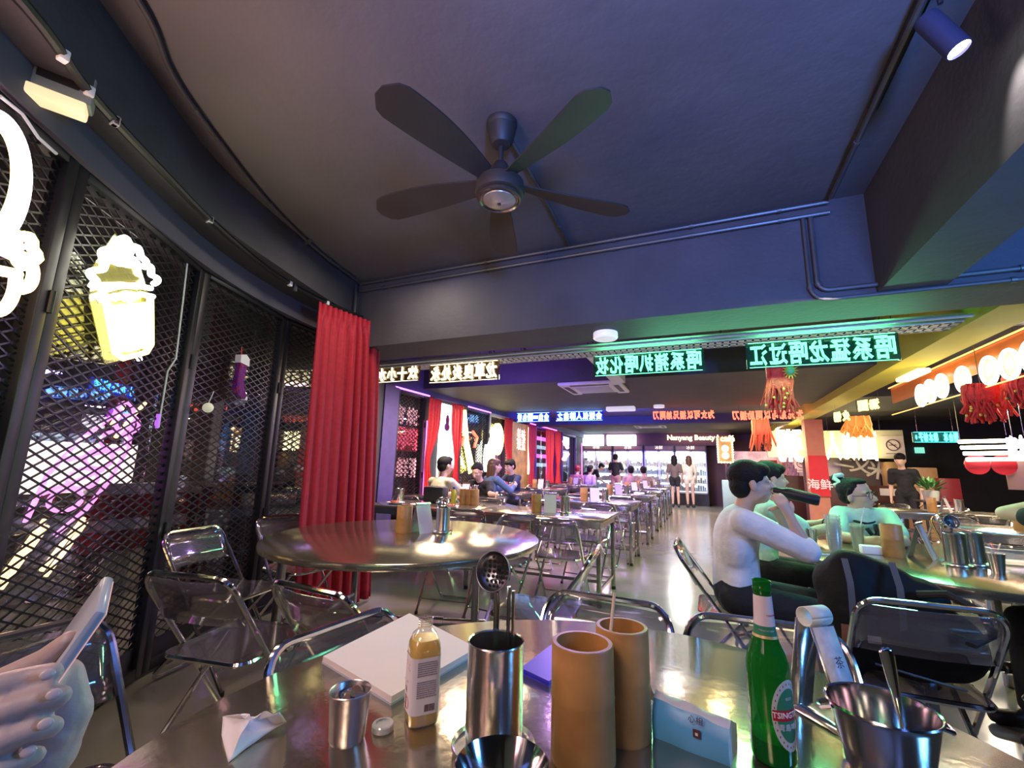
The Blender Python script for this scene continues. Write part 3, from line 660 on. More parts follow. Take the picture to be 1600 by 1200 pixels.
lamp('edge_pink_glow', 'AREA', M @ Vector((-.1, -.08, .05)), 9, (1, .5, .7), .3, .6, aim=M @ Vector((-.1, -1, .1)))
# pink shell-fish neon outside the mesh
M, ang = wallM(150, 735, -.20)
segs = []
for k in range(5):
    c = Vector((-.22+.085*k, -.14+.10*k)); segs.append((wob(c.x+.06, c.y, .10, .05, 20), HP, True))
segs += [([(-.36, -.22), (-.30, -.02), (-.16, .14), (.0, .26), (.10, .33)], HP, False), ([(-.18, -.30), (-.02, -.20), (.12, -.05), (.22, .12), (.22, .28)], HP, False), (wob(.14, .30, .08, .08, 20), HP, True),
         ([(.10, .18), (.20, .30), (.30, .40)], HO, False), ([(.05, .24), (.12, .36)], HO, False), ([(-.26, -.22), (-.36, -.36), (-.44, -.46)], HO, False), ([(-.24, -.25), (-.33, -.37), (-.41, -.48)], HO, False),
         ([(-.02, -.24), (-.12, -.34), (-.22, -.45)], HO, False), ([(.0, -.26), (-.09, -.37), (-.19, -.48)], HO, False), ([(-.30, -.1), (.05, .0)], HP, False), ([(-.2, .05), (.15, .12)], HP, False)]
neon_paths('neon_sign', 'pink crayfish shaped neon with orange legs outside the mesh', segs, HP, M, .010)
M, ang = wallM(180, 607, -.22)
bs = thing('neon_sign', 'small blue neon lettering outside above the pink neon', 'neon sign', M.translation); bs.rotation_euler = M.to_euler()  # glowing panel stands in for blue lettering reflected in the glass
MB().box((-.17, .01, -.035), (.17, .015, .035)).build('backing_panel', glow('blue_reflection', (.01, .02, .55), .8), bs, smooth=0)
for k, ch in enumerate('小龙虾烧烤'): put_text(ch, .06, glow('cyan_reflection', (.1, .55, 1), 3), 'character', bs, (.13-.065*k, 0, 0), (PI/2, 0, PI), .002)
M, ang = wallM(189, 648, -.22)
bs = thing('neon_sign', 'smaller cyan lettering panel outside directly above the pink neon', 'neon sign', M.translation); bs.rotation_euler = M.to_euler()  # second glowing panel of the reflected lettering
MB().box((-.09, .01, -.03), (.09, .015, .03)).build('backing_panel', glow('magenta_reflection', (.3, .02, .5), .8), bs, smooth=0)
for k, ch in enumerate('龙虾'): put_text(ch, .06, MATS['cyan_reflection'], 'character', bs, (.04-.08*k, 0, 0), (PI/2, 0, PI), .002)
# street beyond the mesh
def pyd(px, py, X): return atx(px, py, X)
lb = atx(90, 730, -5.2)
o = MB().bbox((-.06, -.75, -.22), (.06, .55, .22), .01).build('light_box', glow('street_lightbox', (1.0, .80, .66), 2.6)); o.location = lb; tag(o, 'long glaring whitish shop light box across the street outside', 'light box')
stand = MB(); 
for y in (-.6, .4): stand.box((-.03, y-.03, -lb.z), (.03, y+.03, -.2))
stand.build('leg', DCHROME, o, smooth=0)
CON = mat('condenser_grey', (.22, .22, .24), .5, noise=.3)
def condenser(loc, rz, label, parent_z=0):
    o = thing('air_conditioner_condenser', label, 'air conditioner', loc, rz)
    MB().bbox((-.42, -.16, .0), (.42, .16, .72), .02).build('case', CON, o)
    M = T(-.12, -.165, .36) @ RX(PI/2)
    MB().lathe([(.27, 0), (.30, 0), (.30, .015), (.27, .015)], 32, M).build('fan_ring', DCHROME, o)
    MB().lathe([(0, .001), (.27, .001)], 32, M).build('fan_opening', BLACK, o)
    g = MB()
    for r in (.06, .11, .16, .21, .25): g.tube([(-.12+r*math.cos(a*PI/12), -.175, .36+r*math.sin(a*PI/12)) for a in range(24)], .004, 4, closed=True)
    for a in range(4): g.tube([(-.12+.27*math.cos(a*PI/4), -.178, .36+.27*math.sin(a*PI/4)), (-.12-.27*math.cos(a*PI/4), -.178, .36-.27*math.sin(a*PI/4))], .005, 4)
    g.build('guard', CON, o)
    MB().box((-.4, -.16, -.04), (-.3, .16, 0)).box((.3, -.16, -.04), (.4, .16, 0)).build('foot', BLACK, o, smooth=0)
    return o
rk = thing('equipment_rack', 'dark metal rack outside carrying the grey condensers', 'rack', (-3.95, 3.05, 0), math.radians(70))
MB().box((-.5, -.2, .90), (.5, .2, .96)).build('shelf', FRM, rk, smooth=0)
for sx in (-1, 1):
    for sy in (-1, 1): MB().box((sx*.47-.025, sy*.17-.025, 0), (sx*.47+.025, sy*.17+.025, .9)).build('leg', FRM, rk, smooth=0)
condenser((-3.95, 3.05, 1.0), math.radians(70), 'upper grey condenser with round fan grille outside behind the stocking')
condenser((-3.95, 3.05, .04), math.radians(70), 'lower grey condenser standing on the ground in the rack outside')
bar = thing('barrier', 'red and white striped barrier outside beyond the mesh', 'barrier', atx(265, 785, -5.0)*Vector((1, 1, 0)) if False else Vector((-5.0, atx(265, 785, -5.0).y, 0)))
zb = atx(265, 785, -5.0).z
for k, (z0, z1, m) in enumerate([(zb+.10, zb+.20, WHITE), (zb-.12, zb+.10, mat('barrier_red', (.35, .03, .03), .5, noise=.2)), (zb-.22, zb-.12, WHITE), (zb-.40, zb-.22, MATS['barrier_red'])]):
    MB().box((-.03, -.7, z0), (.03, .75, z1)).build('stripe', m, bar, smooth=0)
for y in (-.6, .65): MB().box((-.04, y-.03, 0), (.0, y+.03, zb+.2)).build('leg', BLACK, bar, smooth=0)
lamp('street_light', 'AREA', (-5.2, 1.5, 2.6), 25, (1, .8, .65), .5, aim=(-5.2, 1.8, 0))
lamp('street_light', 'AREA', (-6.0, 7.5, 2.6), 60, (1, .75, .7), .8, aim=(-6.5, 7.8, 0))
tag(MB().tube([wall0(0, 150, .05).translation, wall0(35, 178, .045).translation, wall0(60, 215, .05).translation, wall0(88, 240, .05).translation], .006, 6).build('power_cable', WHITE), 'pale power cable sagging from the top left corner to the first double post', 'cable')
# bauble and stocking on the second and third panel
def wallM2(px, py, off):
    A = Vector((-2.93, 1.66, 0)); B = Vector((-3.24, 2.55, 0)); d = (B-A).normalized(); n = Vector((-d.y, d.x, 0)); v = ray(px, py); t = (A-n*off-CP).dot(n)/v.dot(n)
    return CP+v*t, math.atan2(d.y, d.x)
p, a2 = wallM2(325, 637, .05)
bb = thing('bauble', 'small white bauble hanging on the mesh', 'ornament', p); MB().ell((0, 0, 0), (.032, .032, .032)).build('ball', glow('bauble_white', (.9, .85, .6), .35), bb); MB().tube([(0, 0, .03), (.003, .02, .11)], .003, 5).build('string', WHITE, bb)
p, a2 = wallM2(376, 590, .06)
st = thing('christmas_stocking', 'glittering red and blue stocking with white cuff hanging on the mesh', 'ornament', p, a2)
def sock(m, name, poly, th=.018, smooth=30):
    b = MB(); b.prism(poly, -th, th, Matrix(((1, 0, 0, 0), (0, 0, 1, 0), (0, 1, 0, 0), (0, 0, 0, 1)))); return b.build(name, m, st, smooth=smooth)
SEQ = mat('red_sequins', (.45, .02, .06), .2, .7, color2=(.10, .05, .5), nscale=40, bump=.8, bscale=150)
sock(SEQ, 'sock', [(-.045, .11), (-.05, -.02), (-.05, -.09), (-.02, -.125), (.05, -.15), (.065, -.12), (.03, -.07), (.015, -.02), (.03, .10)])
sock(PAPER, 'cuff', [(-.055, .155), (-.05, .10), (.045, .09), (.04, .145), (0, .17)], .022)
MB().bbox((.045, -.015, -.155), (.085, .015, -.125), .006).build('toe', PAPER, st)
MB().tube([(-.02, 0, .16), (-.018, .01, .22), (-.012, .01, .16)], .003, 5).build('loop', mat('red_ribbon', (.6, .05, .04), .5, noise=.1), st)
tag(MB().tube([wallM2(293, 408, .05)[0], wallM2(286, 470, .045)[0], wallM2(275, 560, .05)[0], wallM2(262, 580, .05)[0], wallM2(252, 640, .05)[0], wallM2(248, 668, .05)[0]], .005, 6).build('power_cable', WHITE), 'pale power cable running down beside the second double post', 'cable')
p, _ = wallM2(246, 658, .05); o = thing('connector_plug', 'little blue and pink lit connector at the end of the pale cable', 'connector', p); MB().lathe([(.010, -.04), (.012, .0), (.010, .04)], 10).build('body', glow('connector_glow', (.5, .15, .8), .8), o)
# ---------------------------------------------------------------- curtains
def cloth_mat(name, c):
    m = mat(name, c, .75, noise=.25, nscale=30, bump=.15, bscale=200); return m
CUR = cloth_mat('crimson_velvet', (.44, .010, .030))
def curtain(name, tl, tr, bl, br, folds, amp, m, label, seed=1, tie=None, group=None):
    tl, tr, bl, br = map(Vector, (tl, tr, bl, br)); rnd = random.Random(seed); ph = [rnd.uniform(-.6, .6) for _ in range(folds+2)]
    d = (tr-tl); d.z = 0; n = Vector((d.y, -d.x, 0)).normalized()
    def f(u, v):
        top = tl.lerp(tr, u); bot = bl.lerp(br, u); p = bot.lerp(top, v)
        if tie:
            k = math.exp(-((v-tie[0])/.22)**2)*tie[1]; c = bot.lerp(top, v)*0+(bl.lerp(br, tie[2])).lerp(tl.lerp(tr, tie[2]), v); p = p.lerp(c, k)
        a = 2*PI*folds*u+.5*math.sin(2*PI*u*2.3+seed)+.35*math.sin(3*v+seed+u*9)
        if v > .955: a = 2*PI*folds*1.6*u; am = amp*.5
        else: am = amp*(.75+.5*math.sin(7*u+seed))*(1.1-.4*v)
        return p+n*(am*(math.sin(a)+.35*math.sin(2*a+1.3)))
    o = MB().grid(f, folds*14, 34).build(name, m, smooth=80); tag(o, label, 'curtain', group); 
    md = o.modifiers.new('t', 'SOLIDIFY'); md.thickness = .004
    return o
def azhit(px, py, A, B):
    A = Vector((A[0], A[1], 0)); B = Vector((B[0], B[1], 0)); d = B-A; v = ray(px, py); # solve A+s d = t v
    det = d.x*(-v.y)-(-v.x)*d.y; s = ((-A.x)*(-v.y)-(-v.x)*(-A.y))/det; p = A+d*s; return p
tl = azhit(498, 470, (-2.87, 2.5), (-2.80, 3.12)); tr = azhit(595, 505, (-2.87, 2.5), (-2.80, 3.12)); bl = azhit(466, 850, (-2.87, 2.5), (-2.80, 3.12)); br = azhit(591, 790, (-2.87, 2.5), (-2.80, 3.12))
curtain('curtain', (tl.x, tl.y, 2.50), (tr.x, tr.y, 2.50), (bl.x, bl.y, .03), (br.x, br.y, .03), 8, .035, CUR, 'tall crimson pleated curtain hanging beside the round steel table', 3)
CUR2 = cloth_mat('scarlet_cloth', (.70, .03, .03))
for (px0, px1, py, tz, lab, tie) in [(671, 690, 622, 2.28, 'left one of the first pair of red curtains by the white light panel', (.42, .7, .0)), (706, 724, 632, 2.28, 'right one of the first pair of red curtains by the white light panel', (.42, .7, .6)),
                                     (789, 801, 655, 2.28, 'red curtain between the yellow neon window and the golden poster', (.4, .5, 1)), (826, 838, 665, 2.28, 'red curtain right of the golden poster', (.4, .4, .5)),
                                     (853, 866, 668, 2.28, 'dark red curtain beside the pink light tube, past the far window', (.4, .3, .5)), (867, 876, 670, 2.28, 'farthest red curtain at the pink red lit corner', (.4, .5, .5))]:
    X = JX+.12; a = atx(px0, py, X); b = atx(px1, py, X)
    curtain('curtain', (X, a.y, tz), (X, b.y, tz), (X, a.y-.02, .45), (X, b.y+.02, .45), 4, .03, CUR2, lab, int(px0), tie, 'small red curtains at the far windows')
pl = thing('shop_light_box', 'glaring white light panel with a small dark figure between red curtains', 'light box', (JX+.03, 6.80, .95))
MB().box((-.02, -.26, 0), (.02, .30, 1.30)).build('panel', glow('white_panel', (1, .96, .88), 3.0), pl, smooth=0)
MB().box((.021, -.26, -.0), (.026, .30, .18)).build('picture_strip', mat('tan_print', (.5, .3, .15), .5, noise=.4), pl, smooth=0)
MB().ell((.024, -.05, 1.02), (.004, .06, .10)).ell((.024, -.06, .9), (.004, .09, .07)).build('printed_figure', mat('violet_print', (.12, .06, .25), .5, noise=.3), pl)
po = thing('poster', 'tall golden lit poster between two red curtains', 'poster', (JX+.03, 10.45, .5))
MB().box((-.02, -.75, 0), (.02, .62, 1.75)).build('panel', mat('golden_print', (.6, .30, .06), .5, color2=(.12, .06, .03), nscale=5, emit=(1, .55, .18), estr=.18), po, smooth=0)
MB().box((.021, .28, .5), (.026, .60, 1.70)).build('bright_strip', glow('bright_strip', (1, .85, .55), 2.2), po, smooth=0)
for z in (1.2, 1.45): put_text('美味' if z > 1.3 else '现煮', .30, glow('poster_letters', (1, .85, .7), 1.2), 'lettering', po, (.03, -.2, z), (PI/2, 0, PI/2), .004)
def wsign(name, label, px, py, paths, r, m, X=JX+.0):
    p = atx(px, py, X); o = thing(name, label, 'neon sign', p, PI/2)
    for pts, mm, cl in paths: MB().tube([(x, 0, z) for x, z in pts], r, 6, closed=cl).build('neon_tube', mm or m, o)
    MB().tube([(0, .02, 0), (0, .02, 2.33-p.z)], .003, 4).build('hanging_wire', DCHROME, o)
    return o
wsign('neon_sign', 'yellow white bottle shaped neon slanting in the window by the curtains', 734, 690, [([(-.35, .55), (-.25, .58), (-.1, .0), (.2, -.55), (.05, -.6), (-.22, 0), (-.35, .55)], HY, False), ([(-.26, .45), (-.14, -.05), (.08, -.45)], HW, False), ([(-.18, .3), (-.3, -.1)], MATS['red_neon'], False), ([(.1, .2), (.3, .1), (.2, -.1)], MATS['red_neon'], False), ([(-.4, -.3), (-.2, -.5)], HY, False)], .035, HY)
wsign('neon_sign', 'upper glaring yellow round neon in the white framed door', 777, 686, [(wob(0, 0, .22, .30), HY, True), (wob(0, 0, .12, .18), HW, True), (wob(-.28, .05, .12, .15), HY, True)], .06, HY)
wsign('neon_sign', 'lower glaring white yellow oval neon left of the round one', 764, 716, [(wob(0, 0, .16, .34), HW, True), (wob(0, 0, .06, .2), HW, True)], .06, HW)
wsign('neon_sign', 'pair of short pink red neon dashes at the far corner', 884, 704, [([(-.2, .28), (.2, .10)], glow('hot_red_neon', (1, .25, .3), 6), False), ([(-.25, -.28), (.25, -.10)], MATS['hot_red_neon'], False)], .06, HP, X=-4.05)
wp = thing('neon_sign', 'faint pinkish overlapping character neon outside the first far window', 'neon sign', Vector((-4.75, 6.35, 1.55)), PI/2)
PKD = glow('dim_rose_neon', (1, .45, .5), 1.6); RDD = glow('dim_red_neon', (1, .12, .2), 2.0)
for row, (txt, z, m, s) in enumerate([('夜宵烧烤', .45, PKD, .34), ('火锅鸡煲', .05, RDD, .42), ('海鲜粥', -.45, PKD, .36)]):
    for k, ch in enumerate(txt): put_text(ch, s, m, 'character', wp, ((len(txt)/2-k-.5)*.36*-1 if 0 else (k-len(txt)/2+.5)*.36, 0, z), (PI/2, 0, 0), .0, .008, False)
MB().box((-.8, .05, -.14), (.8, .07, .28)).build('backing_panel', glow('dark_red_panel', (.35, .01, .03), .6), wp, smooth=0)
wm = thing('neon_sign', 'magenta and blue lit shop rows seen through the far window', 'neon sign', Vector((-5.2, 14.6, 1.7)), PI/2)
for k in range(4): MB().box((-1.2, 0, -.5+.3*k), (1.2, .04, -.38+.3*k)).build('light_bar', MAG if k % 2 else glow('icy_bar', (.6, .8, 1), 1.5), wm, smooth=0)
# ---------------------------------------------------------------- fridges and back wall
FD = mat('fridge_black', (.03, .03, .035), .4, noise=.2)
def fridge(x0, x1, Y, ndoor, label, group='tall glass-door fridges along the back wall', cool=(.86, .93, 1.0), top=1.86, hl=None):
    W = x1-x0; o = thing('display_fridge', label, 'fridge', ((x0+x1)/2, Y, 0), 0, group)
    b = MB(); b.box((-W/2, .05, 0), (W/2, .65, .40)); b.box((-W/2, .05, .40), (-W/2+.03, .65, top)); b.box((W/2-.03, .05, .40), (W/2, .65, top)); b.box((-W/2, .05, top), (W/2, .65, 2.06)); b.box((-W/2, .6, .4), (W/2, .65, top)); b.build('cabinet', FD, o, smooth=0)
    MB().box((-W/2+.03, .57, .42), (W/2-.03, .595, top)).build('lit_back', glow('fridge_light', cool, 2.2), o, smooth=0)
    MB().box((-W/2+.04, .03, top+.03), (W/2-.04, .05, 2.03)).build('header', hl or mat('fridge_header', (.25, .12, .10), .4, noise=.3), o, smooth=0)
    hd = put_text('冰鲜' if ndoor == 2 else '饮料', .14, glow('header_letters', (1, .85, .7), 1.5), 'lettering', o, (0, .02, top+.11), (PI/2, 0, 0), .004)
    lamp('fridge_tube', 'AREA', ((x0+x1)/2, Y+.085, 1.83), 70, cool, W-.1, .03, aim=((x0+x1)/2, Y+.30, .6))
    rnd = random.Random(int(x0*10))
    for k in range(5):
        z = .48+.27*k; MB().box((-W/2+.03, .12, z), (W/2-.03, .56, z+.012)).build('shelf', WHITE, o, smooth=0)
        g = MB(); x = -W/2+.05
        while x < W/2-.08:
            w_ = rnd.uniform(.05, .10); h_ = rnd.uniform(.10, .20); g.box((x, .16, z+.012), (x+w_*.85, .4, z+.012+h_)); x += w_
        s = g.build('packets', mat('frozen_packets_%d' % (k % 2), ((.85, .9, .95), (.85, .85, .8))[k % 2], .5, color2=((.65, .75, .85), (.75, .55, .4))[k % 2], nscale=9, emit=(.85, .92, 1), estr=.0), o, smooth=0); s['kind'] = 'stuff'
    for k in range(ndoor):
        xa = -W/2+.01+(W-.02)/ndoor*k; xb = xa+(W-.02)/ndoor-.01
        f = MB(); f.box((xa, 0, .41), (xa+.035, .04, top)); f.box((xb-.035, 0, .41), (xb, .04, top)); f.box((xa, 0, .41), (xb, .04, .45)); f.box((xa, 0, top-.04), (xb, .04, top))
        fd = f.build('door', mat('fridge_alu', (.55, .55, .58), .3, .8, noise=.1), o, smooth=0)
        MB().box((xa+.035, .015, .45), (xb-.035, .022, top-.04)).build('glass_pane', GLASS, fd, smooth=0)
        MB().tube([(xb-.06 if k % 2 == 0 else xa+.06, -.03, .95), (xb-.06 if k % 2 == 0 else xa+.06, -.03, 1.35)], .012, 6).build('handle', BLACK, fd)
    return o
FY = 16.9
fx = [aty(p, 740, FY).x for p in (907, 957, 958, 1006, 1007, 1055, 1056, 1106)]
fridge(fx[0], fx[1], FY, 2, 'paler fridge at the far left beside the stooping person')
fridge(fx[2], fx[3], FY, 2, 'fridge behind the standing man in black')
fridge(fx[4], fx[5], FY, 2, 'middle fridge behind the woman in brown')
fridge(fx[6], fx[7], FY, 2, 'rightmost fridge behind the woman in white')
lamp('fridge_glow', 'AREA', ((fx[2]+fx[7])/2, FY-.15, 1.2), 55, (.85, .92, 1), fx[7]-fx[2], 1.0, aim=((fx[2]+fx[7])/2, 5, .6)) if False else None
for (x0, x1, lab, c) in [(897, 942, 'left white light box above the first fridge, cool tinted', (.75, .95, 1)), (948, 993, 'right white light box above the fridges, pinkish', (1, .85, 1))]:
    fb('light_box', x0, 679, x1, 696, 16.75, .2, glow('box_%d' % x0, c, 3.5), lab, 'light box', .02)
NW = glow('amber_script_neon', (1, .72, .35), 4)
pa = aty(1057, 684, 16.8); pb = aty(1120, 684, 16.8)
sg = thing('neon_sign', 'warm glowing script lettering above the right fridges', 'neon sign', (pa+pb)/2); put_text('Nanyang Beauty bar', .24, NW, 'lettering', sg, (0, 0, 0), (PI/2, 0, 0), .01, .006)
mq = thing('marquee_sign', 'upright marquee box edged with round bulbs and two lit discs', 'sign', aty(1133, 702, 15.6))
MB().bbox((-.24, 0, -.44), (.24, .10, .40), .01).build('box', mat('marquee_gold', (.45, .28, .10), .5, noise=.2), mq)
BU = glow('marquee_bulb', (1, .85, .55), 7)
for k in range(11):
    for x in (-.21, .21): MB().ell((x, -.02, -.40+.078*k), (.026, .026, .026), 8, 6).build('bulb', BU, mq)
for k in range(1, 5): MB().ell((-.21+.084*k, -.02, -.41), (.026, .026, .026), 8, 6).build('bulb', BU, mq)
for z in (.02, -.20): MB().lathe([(0, 0), (.10, 0), (.10, .02), (0, .02)], 20, T(0, -.025, z) @ RX(PI/2)).build('lit_disc', glow('disc_light', (1, .9, .6), 5), mq)
sc2 = put_text('café', .26, NW, 'lettering', mq, (.08, -.05, .33), (PI/2, 0, 0), .01, .006)
MB().box((-.03, .02, -mq.location.z), (.03, .08, -.44)).build('post', PURPLE, mq, smooth=0)
tag(MB().bbox((.75, 16.4, 0), (1.35, 17.1, .62), .02).build('floor_bin', FD), 'black low bin on the floor right of the fridges', 'bin')
o, _, _ = fb('chest_freezer', 1131, 751, 1155, 788, 14.5, .6, mat('freezer_teal', (.35, .55, .50), .4, noise=.1), 'pale teal chest behind the head of the man in white', 'freezer', .03, floor=True)
# drinks counter
CT = mat('counter_dark_wood', (.10, .035, .03), .5, noise=.3, nscale=4); WD = mat('plain_wood', (.45, .26, .12), .5, noise=.25, nscale=6)
fb('service_counter', 1158, 744, 1262, 788, 13.2, .6, CT, 'dark red service counter with cans between the man and the column', 'counter', .01, floor=True)
pc = aty(1231, 744, 13.3); can = None
CAN = mat('can_red', (.6, .12, .12), .4, color2=(.75, .6, .6), nscale=25)
for r in range(6):
    for k in range(6-r):
        loc = (pc.x+(k-(5-r)/2)*.088, 13.35, pc.z+.098*r)
        lab = 'can in the %s row of the pyramid on the service counter, %s' % (['bottom', 'second', 'third', 'fourth', 'fifth', 'top'][r], 'alone' if r == 5 else ['leftmost', 'second from left', 'third from left', 'fourth from left', 'fifth from left', 'rightmost'][k] if k < 5-r or r == 5 else 'rightmost')
        if can is None: can = MB().lathe([(0, 0), (.036, 0), (.04, .008), (.04, .085), (.034, .095), (0, .095)], 12).build('drink_can', CAN); tag(can, lab, 'can', 'can pyramid on the counter'); can.location = loc
        else: o = can.copy(); COL.objects.link(o); o.location = loc; o['label'] = lab
fb('back_shelf_board', 1150, 706, 1262, 745, 15.0, .1, mat('lit_backboard', (.55, .5, .6), .5, color2=(.25, .12, .14), nscale=3), 'pale board with notices behind the drinks counter', 'board', floor=True)
fb('red_box', 1191, 719, 1214, 749, 13.1, .3, mat('box_red', (.5, .02, .03), .5, noise=.15), 'bright red box on the service counter', 'box', .01)
nsg = mat('notice_white', (.72, .62, .62), .5, noise=.1); INK = mat('print_ink', (.10, .03, .04), .5, noise=.2)
def nosmoke(x0, y0, x1, y1, Y, label, m=nsg, strip=None):
    o, lo, hi = fb('notice', x0, y0, x1, y1, Y, .01, m, label, 'notice'); w = hi.x-lo.x; h = hi.z-lo.z; r = min(w, h)*.30
    rr = MB().tube([(r*math.cos(a*PI/12), -.012, h*.55+r*math.sin(a*PI/12)) for a in range(24)], r*.09, 5, closed=True).tube([(-r*.7, -.012, h*.55+r*.7), (r*.7, -.012, h*.55-r*.7)], r*.08, 5)
    rr.build('ring_mark', INK, o)
    MB().box((-r*.6, -.010, h*.53), (r*.5, -.008, h*.57)).build('cigarette_mark', INK, o, smooth=0)
    MB().box((-w*.35, -.010, h*.12), (w*.35, -.008, h*.15)).build('print_line', INK, o, smooth=0)
    return o
nosmoke(1242, 714, 1262, 738, 14.985, 'small white no smoking notice left of the column')
nosmoke(1380, 681, 1411, 713, 11.98, 'large pale no smoking notice with a yellow strip at the end of the board')
fb('white_cabinet', 1287, 716, 1318, 744, 12.6, .3, mat('cabinet_pink_white', (.6, .52, .52), .5, noise=.1), 'whitish cupboard right of the column', 'cupboard', .01)
bd = fb('calligraphy_board', 1318, 716, 1372, 760, 12.4, .05, mat('board_brown', (.05, .03, .04), .5, noise=.2), 'dark board with large white brush characters', 'board')[0]
for k, ch in enumerate('三又米'):
    put_text(ch, .42, mat('brush_white', (.5, .45, .45), .6, noise=.2), 'character', bd, (-.28+.30*k, -.03-.0, .58-.12*k), (PI/2, .2, 0), .004, .01)
fb('kitchen_counter', 1270, 760, 1400, 800, 11.9, .6, CT, 'dark counter below the calligraphy board', 'counter', .01, floor=True)
fb('price_label', 1376, 764, 1402, 774, 11.87, .02, PAPER, 'white price label on the dark counter', 'label')
fb('wall_kitchen_partition', 1262, 690, 1374, 806, 12.92, .08, PURPLE, floor=True)[0]['kind'] = 'structure'
fb('wall_black_kitchen', 1372, 600, 1900, 800, 13.4, .1, WALLM, floor=True)[0]['kind'] = 'structure'
fb('cardboard_box', 1389, 722, 1404, 760, 12.0, .35, WD, 'yellow brown carton left of the kitchen worker', 'box', .01)
fb('cardboard_box', 1434, 731, 1464, 757, 11.0, .4, mat('carton_brown', (.42, .22, .10), .6, noise=.2), 'wide brown carton on top of the stack right of the worker', 'box', .01)
fb('cardboard_box', 1432, 758, 1470, 813, 11.05, .4, mat('carton_tan', (.50, .30, .14), .6, noise=.2), 'tan carton at the bottom of the stack right of the worker', 'box', .01, floor=True)
fb('red_crate', 1477, 748, 1500, 815, 10.8, .3, mat('crate_red', (.28, .02, .03), .5, noise=.2), 'dark red crate in front of the black wall', 'crate', .01, floor=True)
# a potted plant by the cartons
pt = aty(1456, 782, 9.6); tag(MB().bbox((-.18, -.18, pt.z-.03), (.18, .18, pt.z), .008).box((-.16, -.16, 0), (-.13, -.13, pt.z-.03)).box((.13, -.16, 0), (.16, -.13, pt.z-.03)).box((-.16, .13, 0), (-.13, .16, pt.z-.03)).box((.13, .13, 0), (.16, .16, pt.z-.03)).build('stool', FD), 'dark stool carrying the potted plant', 'stool').location = (pt.x, pt.y, 0); pp = thing('potted_plant', 'bushy green potted plant in front of the cartons', 'plant', pt)
MB().lathe([(0, 0), (.09, 0), (.12, .16), (.10, .16), (.0, .14)], 16).build('pot', mat('pot_white', (.5, .5, .45), .5, noise=.1), pp)
rn = random.Random(3); lf = MB()
for k in range(60):
    a = rn.uniform(0, 2*PI); el = rn.uniform(.3, 1.4); L = rn.uniform(.12, .34); d = Vector((math.cos(a)*math.cos(el), math.sin(a)*math.cos(el), math.sin(el))); s = d.cross(Vector((0, 0, 1))).normalized()*.03; b0 = Vector((0, 0, .14))
    lf.add([b0+d*L*.4, b0+d*L*.7+s, b0+d*L-Vector((0, 0, .03)), b0+d*L*.7-s], [(0, 1, 2, 3)])
lf.build('foliage', mat('leaf_green', (.06, .22, .05), .5, noise=.4), pp, smooth=0)
# column banner
bn = fb('red_banner', 1268, 712, 1292, 775, 10.87, .02, mat('banner_red', (.65, .02, .03), .5, noise=.1), 'red banner with pale writing wrapped on the column', 'banner')[0]
put_text('海鲜', .22, PAPER, 'lettering', bn, (.0, -.015, .22), (PI/2, 0, 0), .002, .004)
# red hanging lion ornaments
ORN = mat('red_tinsel', (.75, .03, .02), .5, noise=.4, nscale=25, bump=.6, bscale=90); GOLD = mat('gold_trim', (.75, .50, .08), .35, .4, noise=.3, nscale=20)
def ornament(px, py0, py1, Y, w, label, flower=True, seed=1, color=None, X=None):
    rn = random.Random(seed); top = aty(px, py0, Y); bot = aty(px, py1, Y); H = top.z-bot.z
    o = thing('hanging_ornament', label, 'ornament', top); mb = MB()
    for k in range(46):
        x = rn.uniform(-1, 1)*w*(.6); y = rn.uniform(-.06, .06); l = H*rn.uniform(.72, 1.0); s = rn.uniform(-.35, .35)*w
        mb.tube([(x*.8, y, 0), (x, y+.01, -l*.4), (x+s*.6, y-.01, -l*.75), (x+s+rn.uniform(-.03, .03), y, -l)], w*.05, 5)
    mb.build('tinsel', color or ORN, o); o2 = MB(); o2.bbox((-w*.6, -.05, -H*.5), (w*.55, .05, 0), .03); o2.build('cloth_body', color or ORN, o)
    if flower:
        mb = MB()
        for k in range(14):
            a = 2*PI*k/14; mb.add([(w*.45+.4*w*math.cos(a), -.07, -H*.18+.45*w*math.sin(a)), (w*.45+.2*w*math.cos(a+.22), -.07, -H*.18+.25*w*math.sin(a+.22)), (w*.45, -.08, -H*.18), (w*.45+.2*w*math.cos(a-.22), -.07, -H*.18+.25*w*math.sin(a-.22))], [(0, 1, 2, 3)])
        mb.build('gold_flower', GOLD, o, smooth=0)
        MB().ell((w*.45, -.075, -H*.18), (w*.2, .015, w*.22), 12, 8).build('green_centre', mat('ornament_green', (.1, .5, .15), .4, noise=.2), o)
    mb = MB()
    for k in range(7): mb.ell((rn.uniform(-.9, .5)*w, -.08, -H*rn.uniform(.5, .85)), (.011, .010, .011), 6, 5)
    mb.build('gold_beads', GOLD, o)['kind'] = 'stuff'
    MB().tube([(0, 0, 0), (0, 0, (2.9 if X else 2.33)-top.z if Y < 6 else (2.9 if Y < 9.1 else 2.5)-top.z)], .003, 4).build('hanging_wire', DCHROME, o)
    return o
ornament(1216, 568, 652, 4.3, .16, 'red tinsel lion ornament with gold flower below the green sign', seed=2)
ornament(1188, 655, 706, 9.6, .26, 'small orange red paper ornament in front of the orange wall', False, 5, mat('orange_paper', (.75, .22, .10), .6, noise=.3))
ornament(1340, 650, 685, 9.0, .30, 'orange lit paper ornament under the yellow sign box', False, 6, mat('lit_orange_paper', (.9, .35, .06), .6, noise=.3, emit=(1, .4, .08), estr=.35))
ornament(1531, 600, 662, 5.2, .22, 'large red tassel ornament under the ring lamps', False, 7, X=1)
ornament(1595, 585, 640, 5.0, .20, 'red tassel ornament at the right edge under the ring lamps', False, 8, X=1)
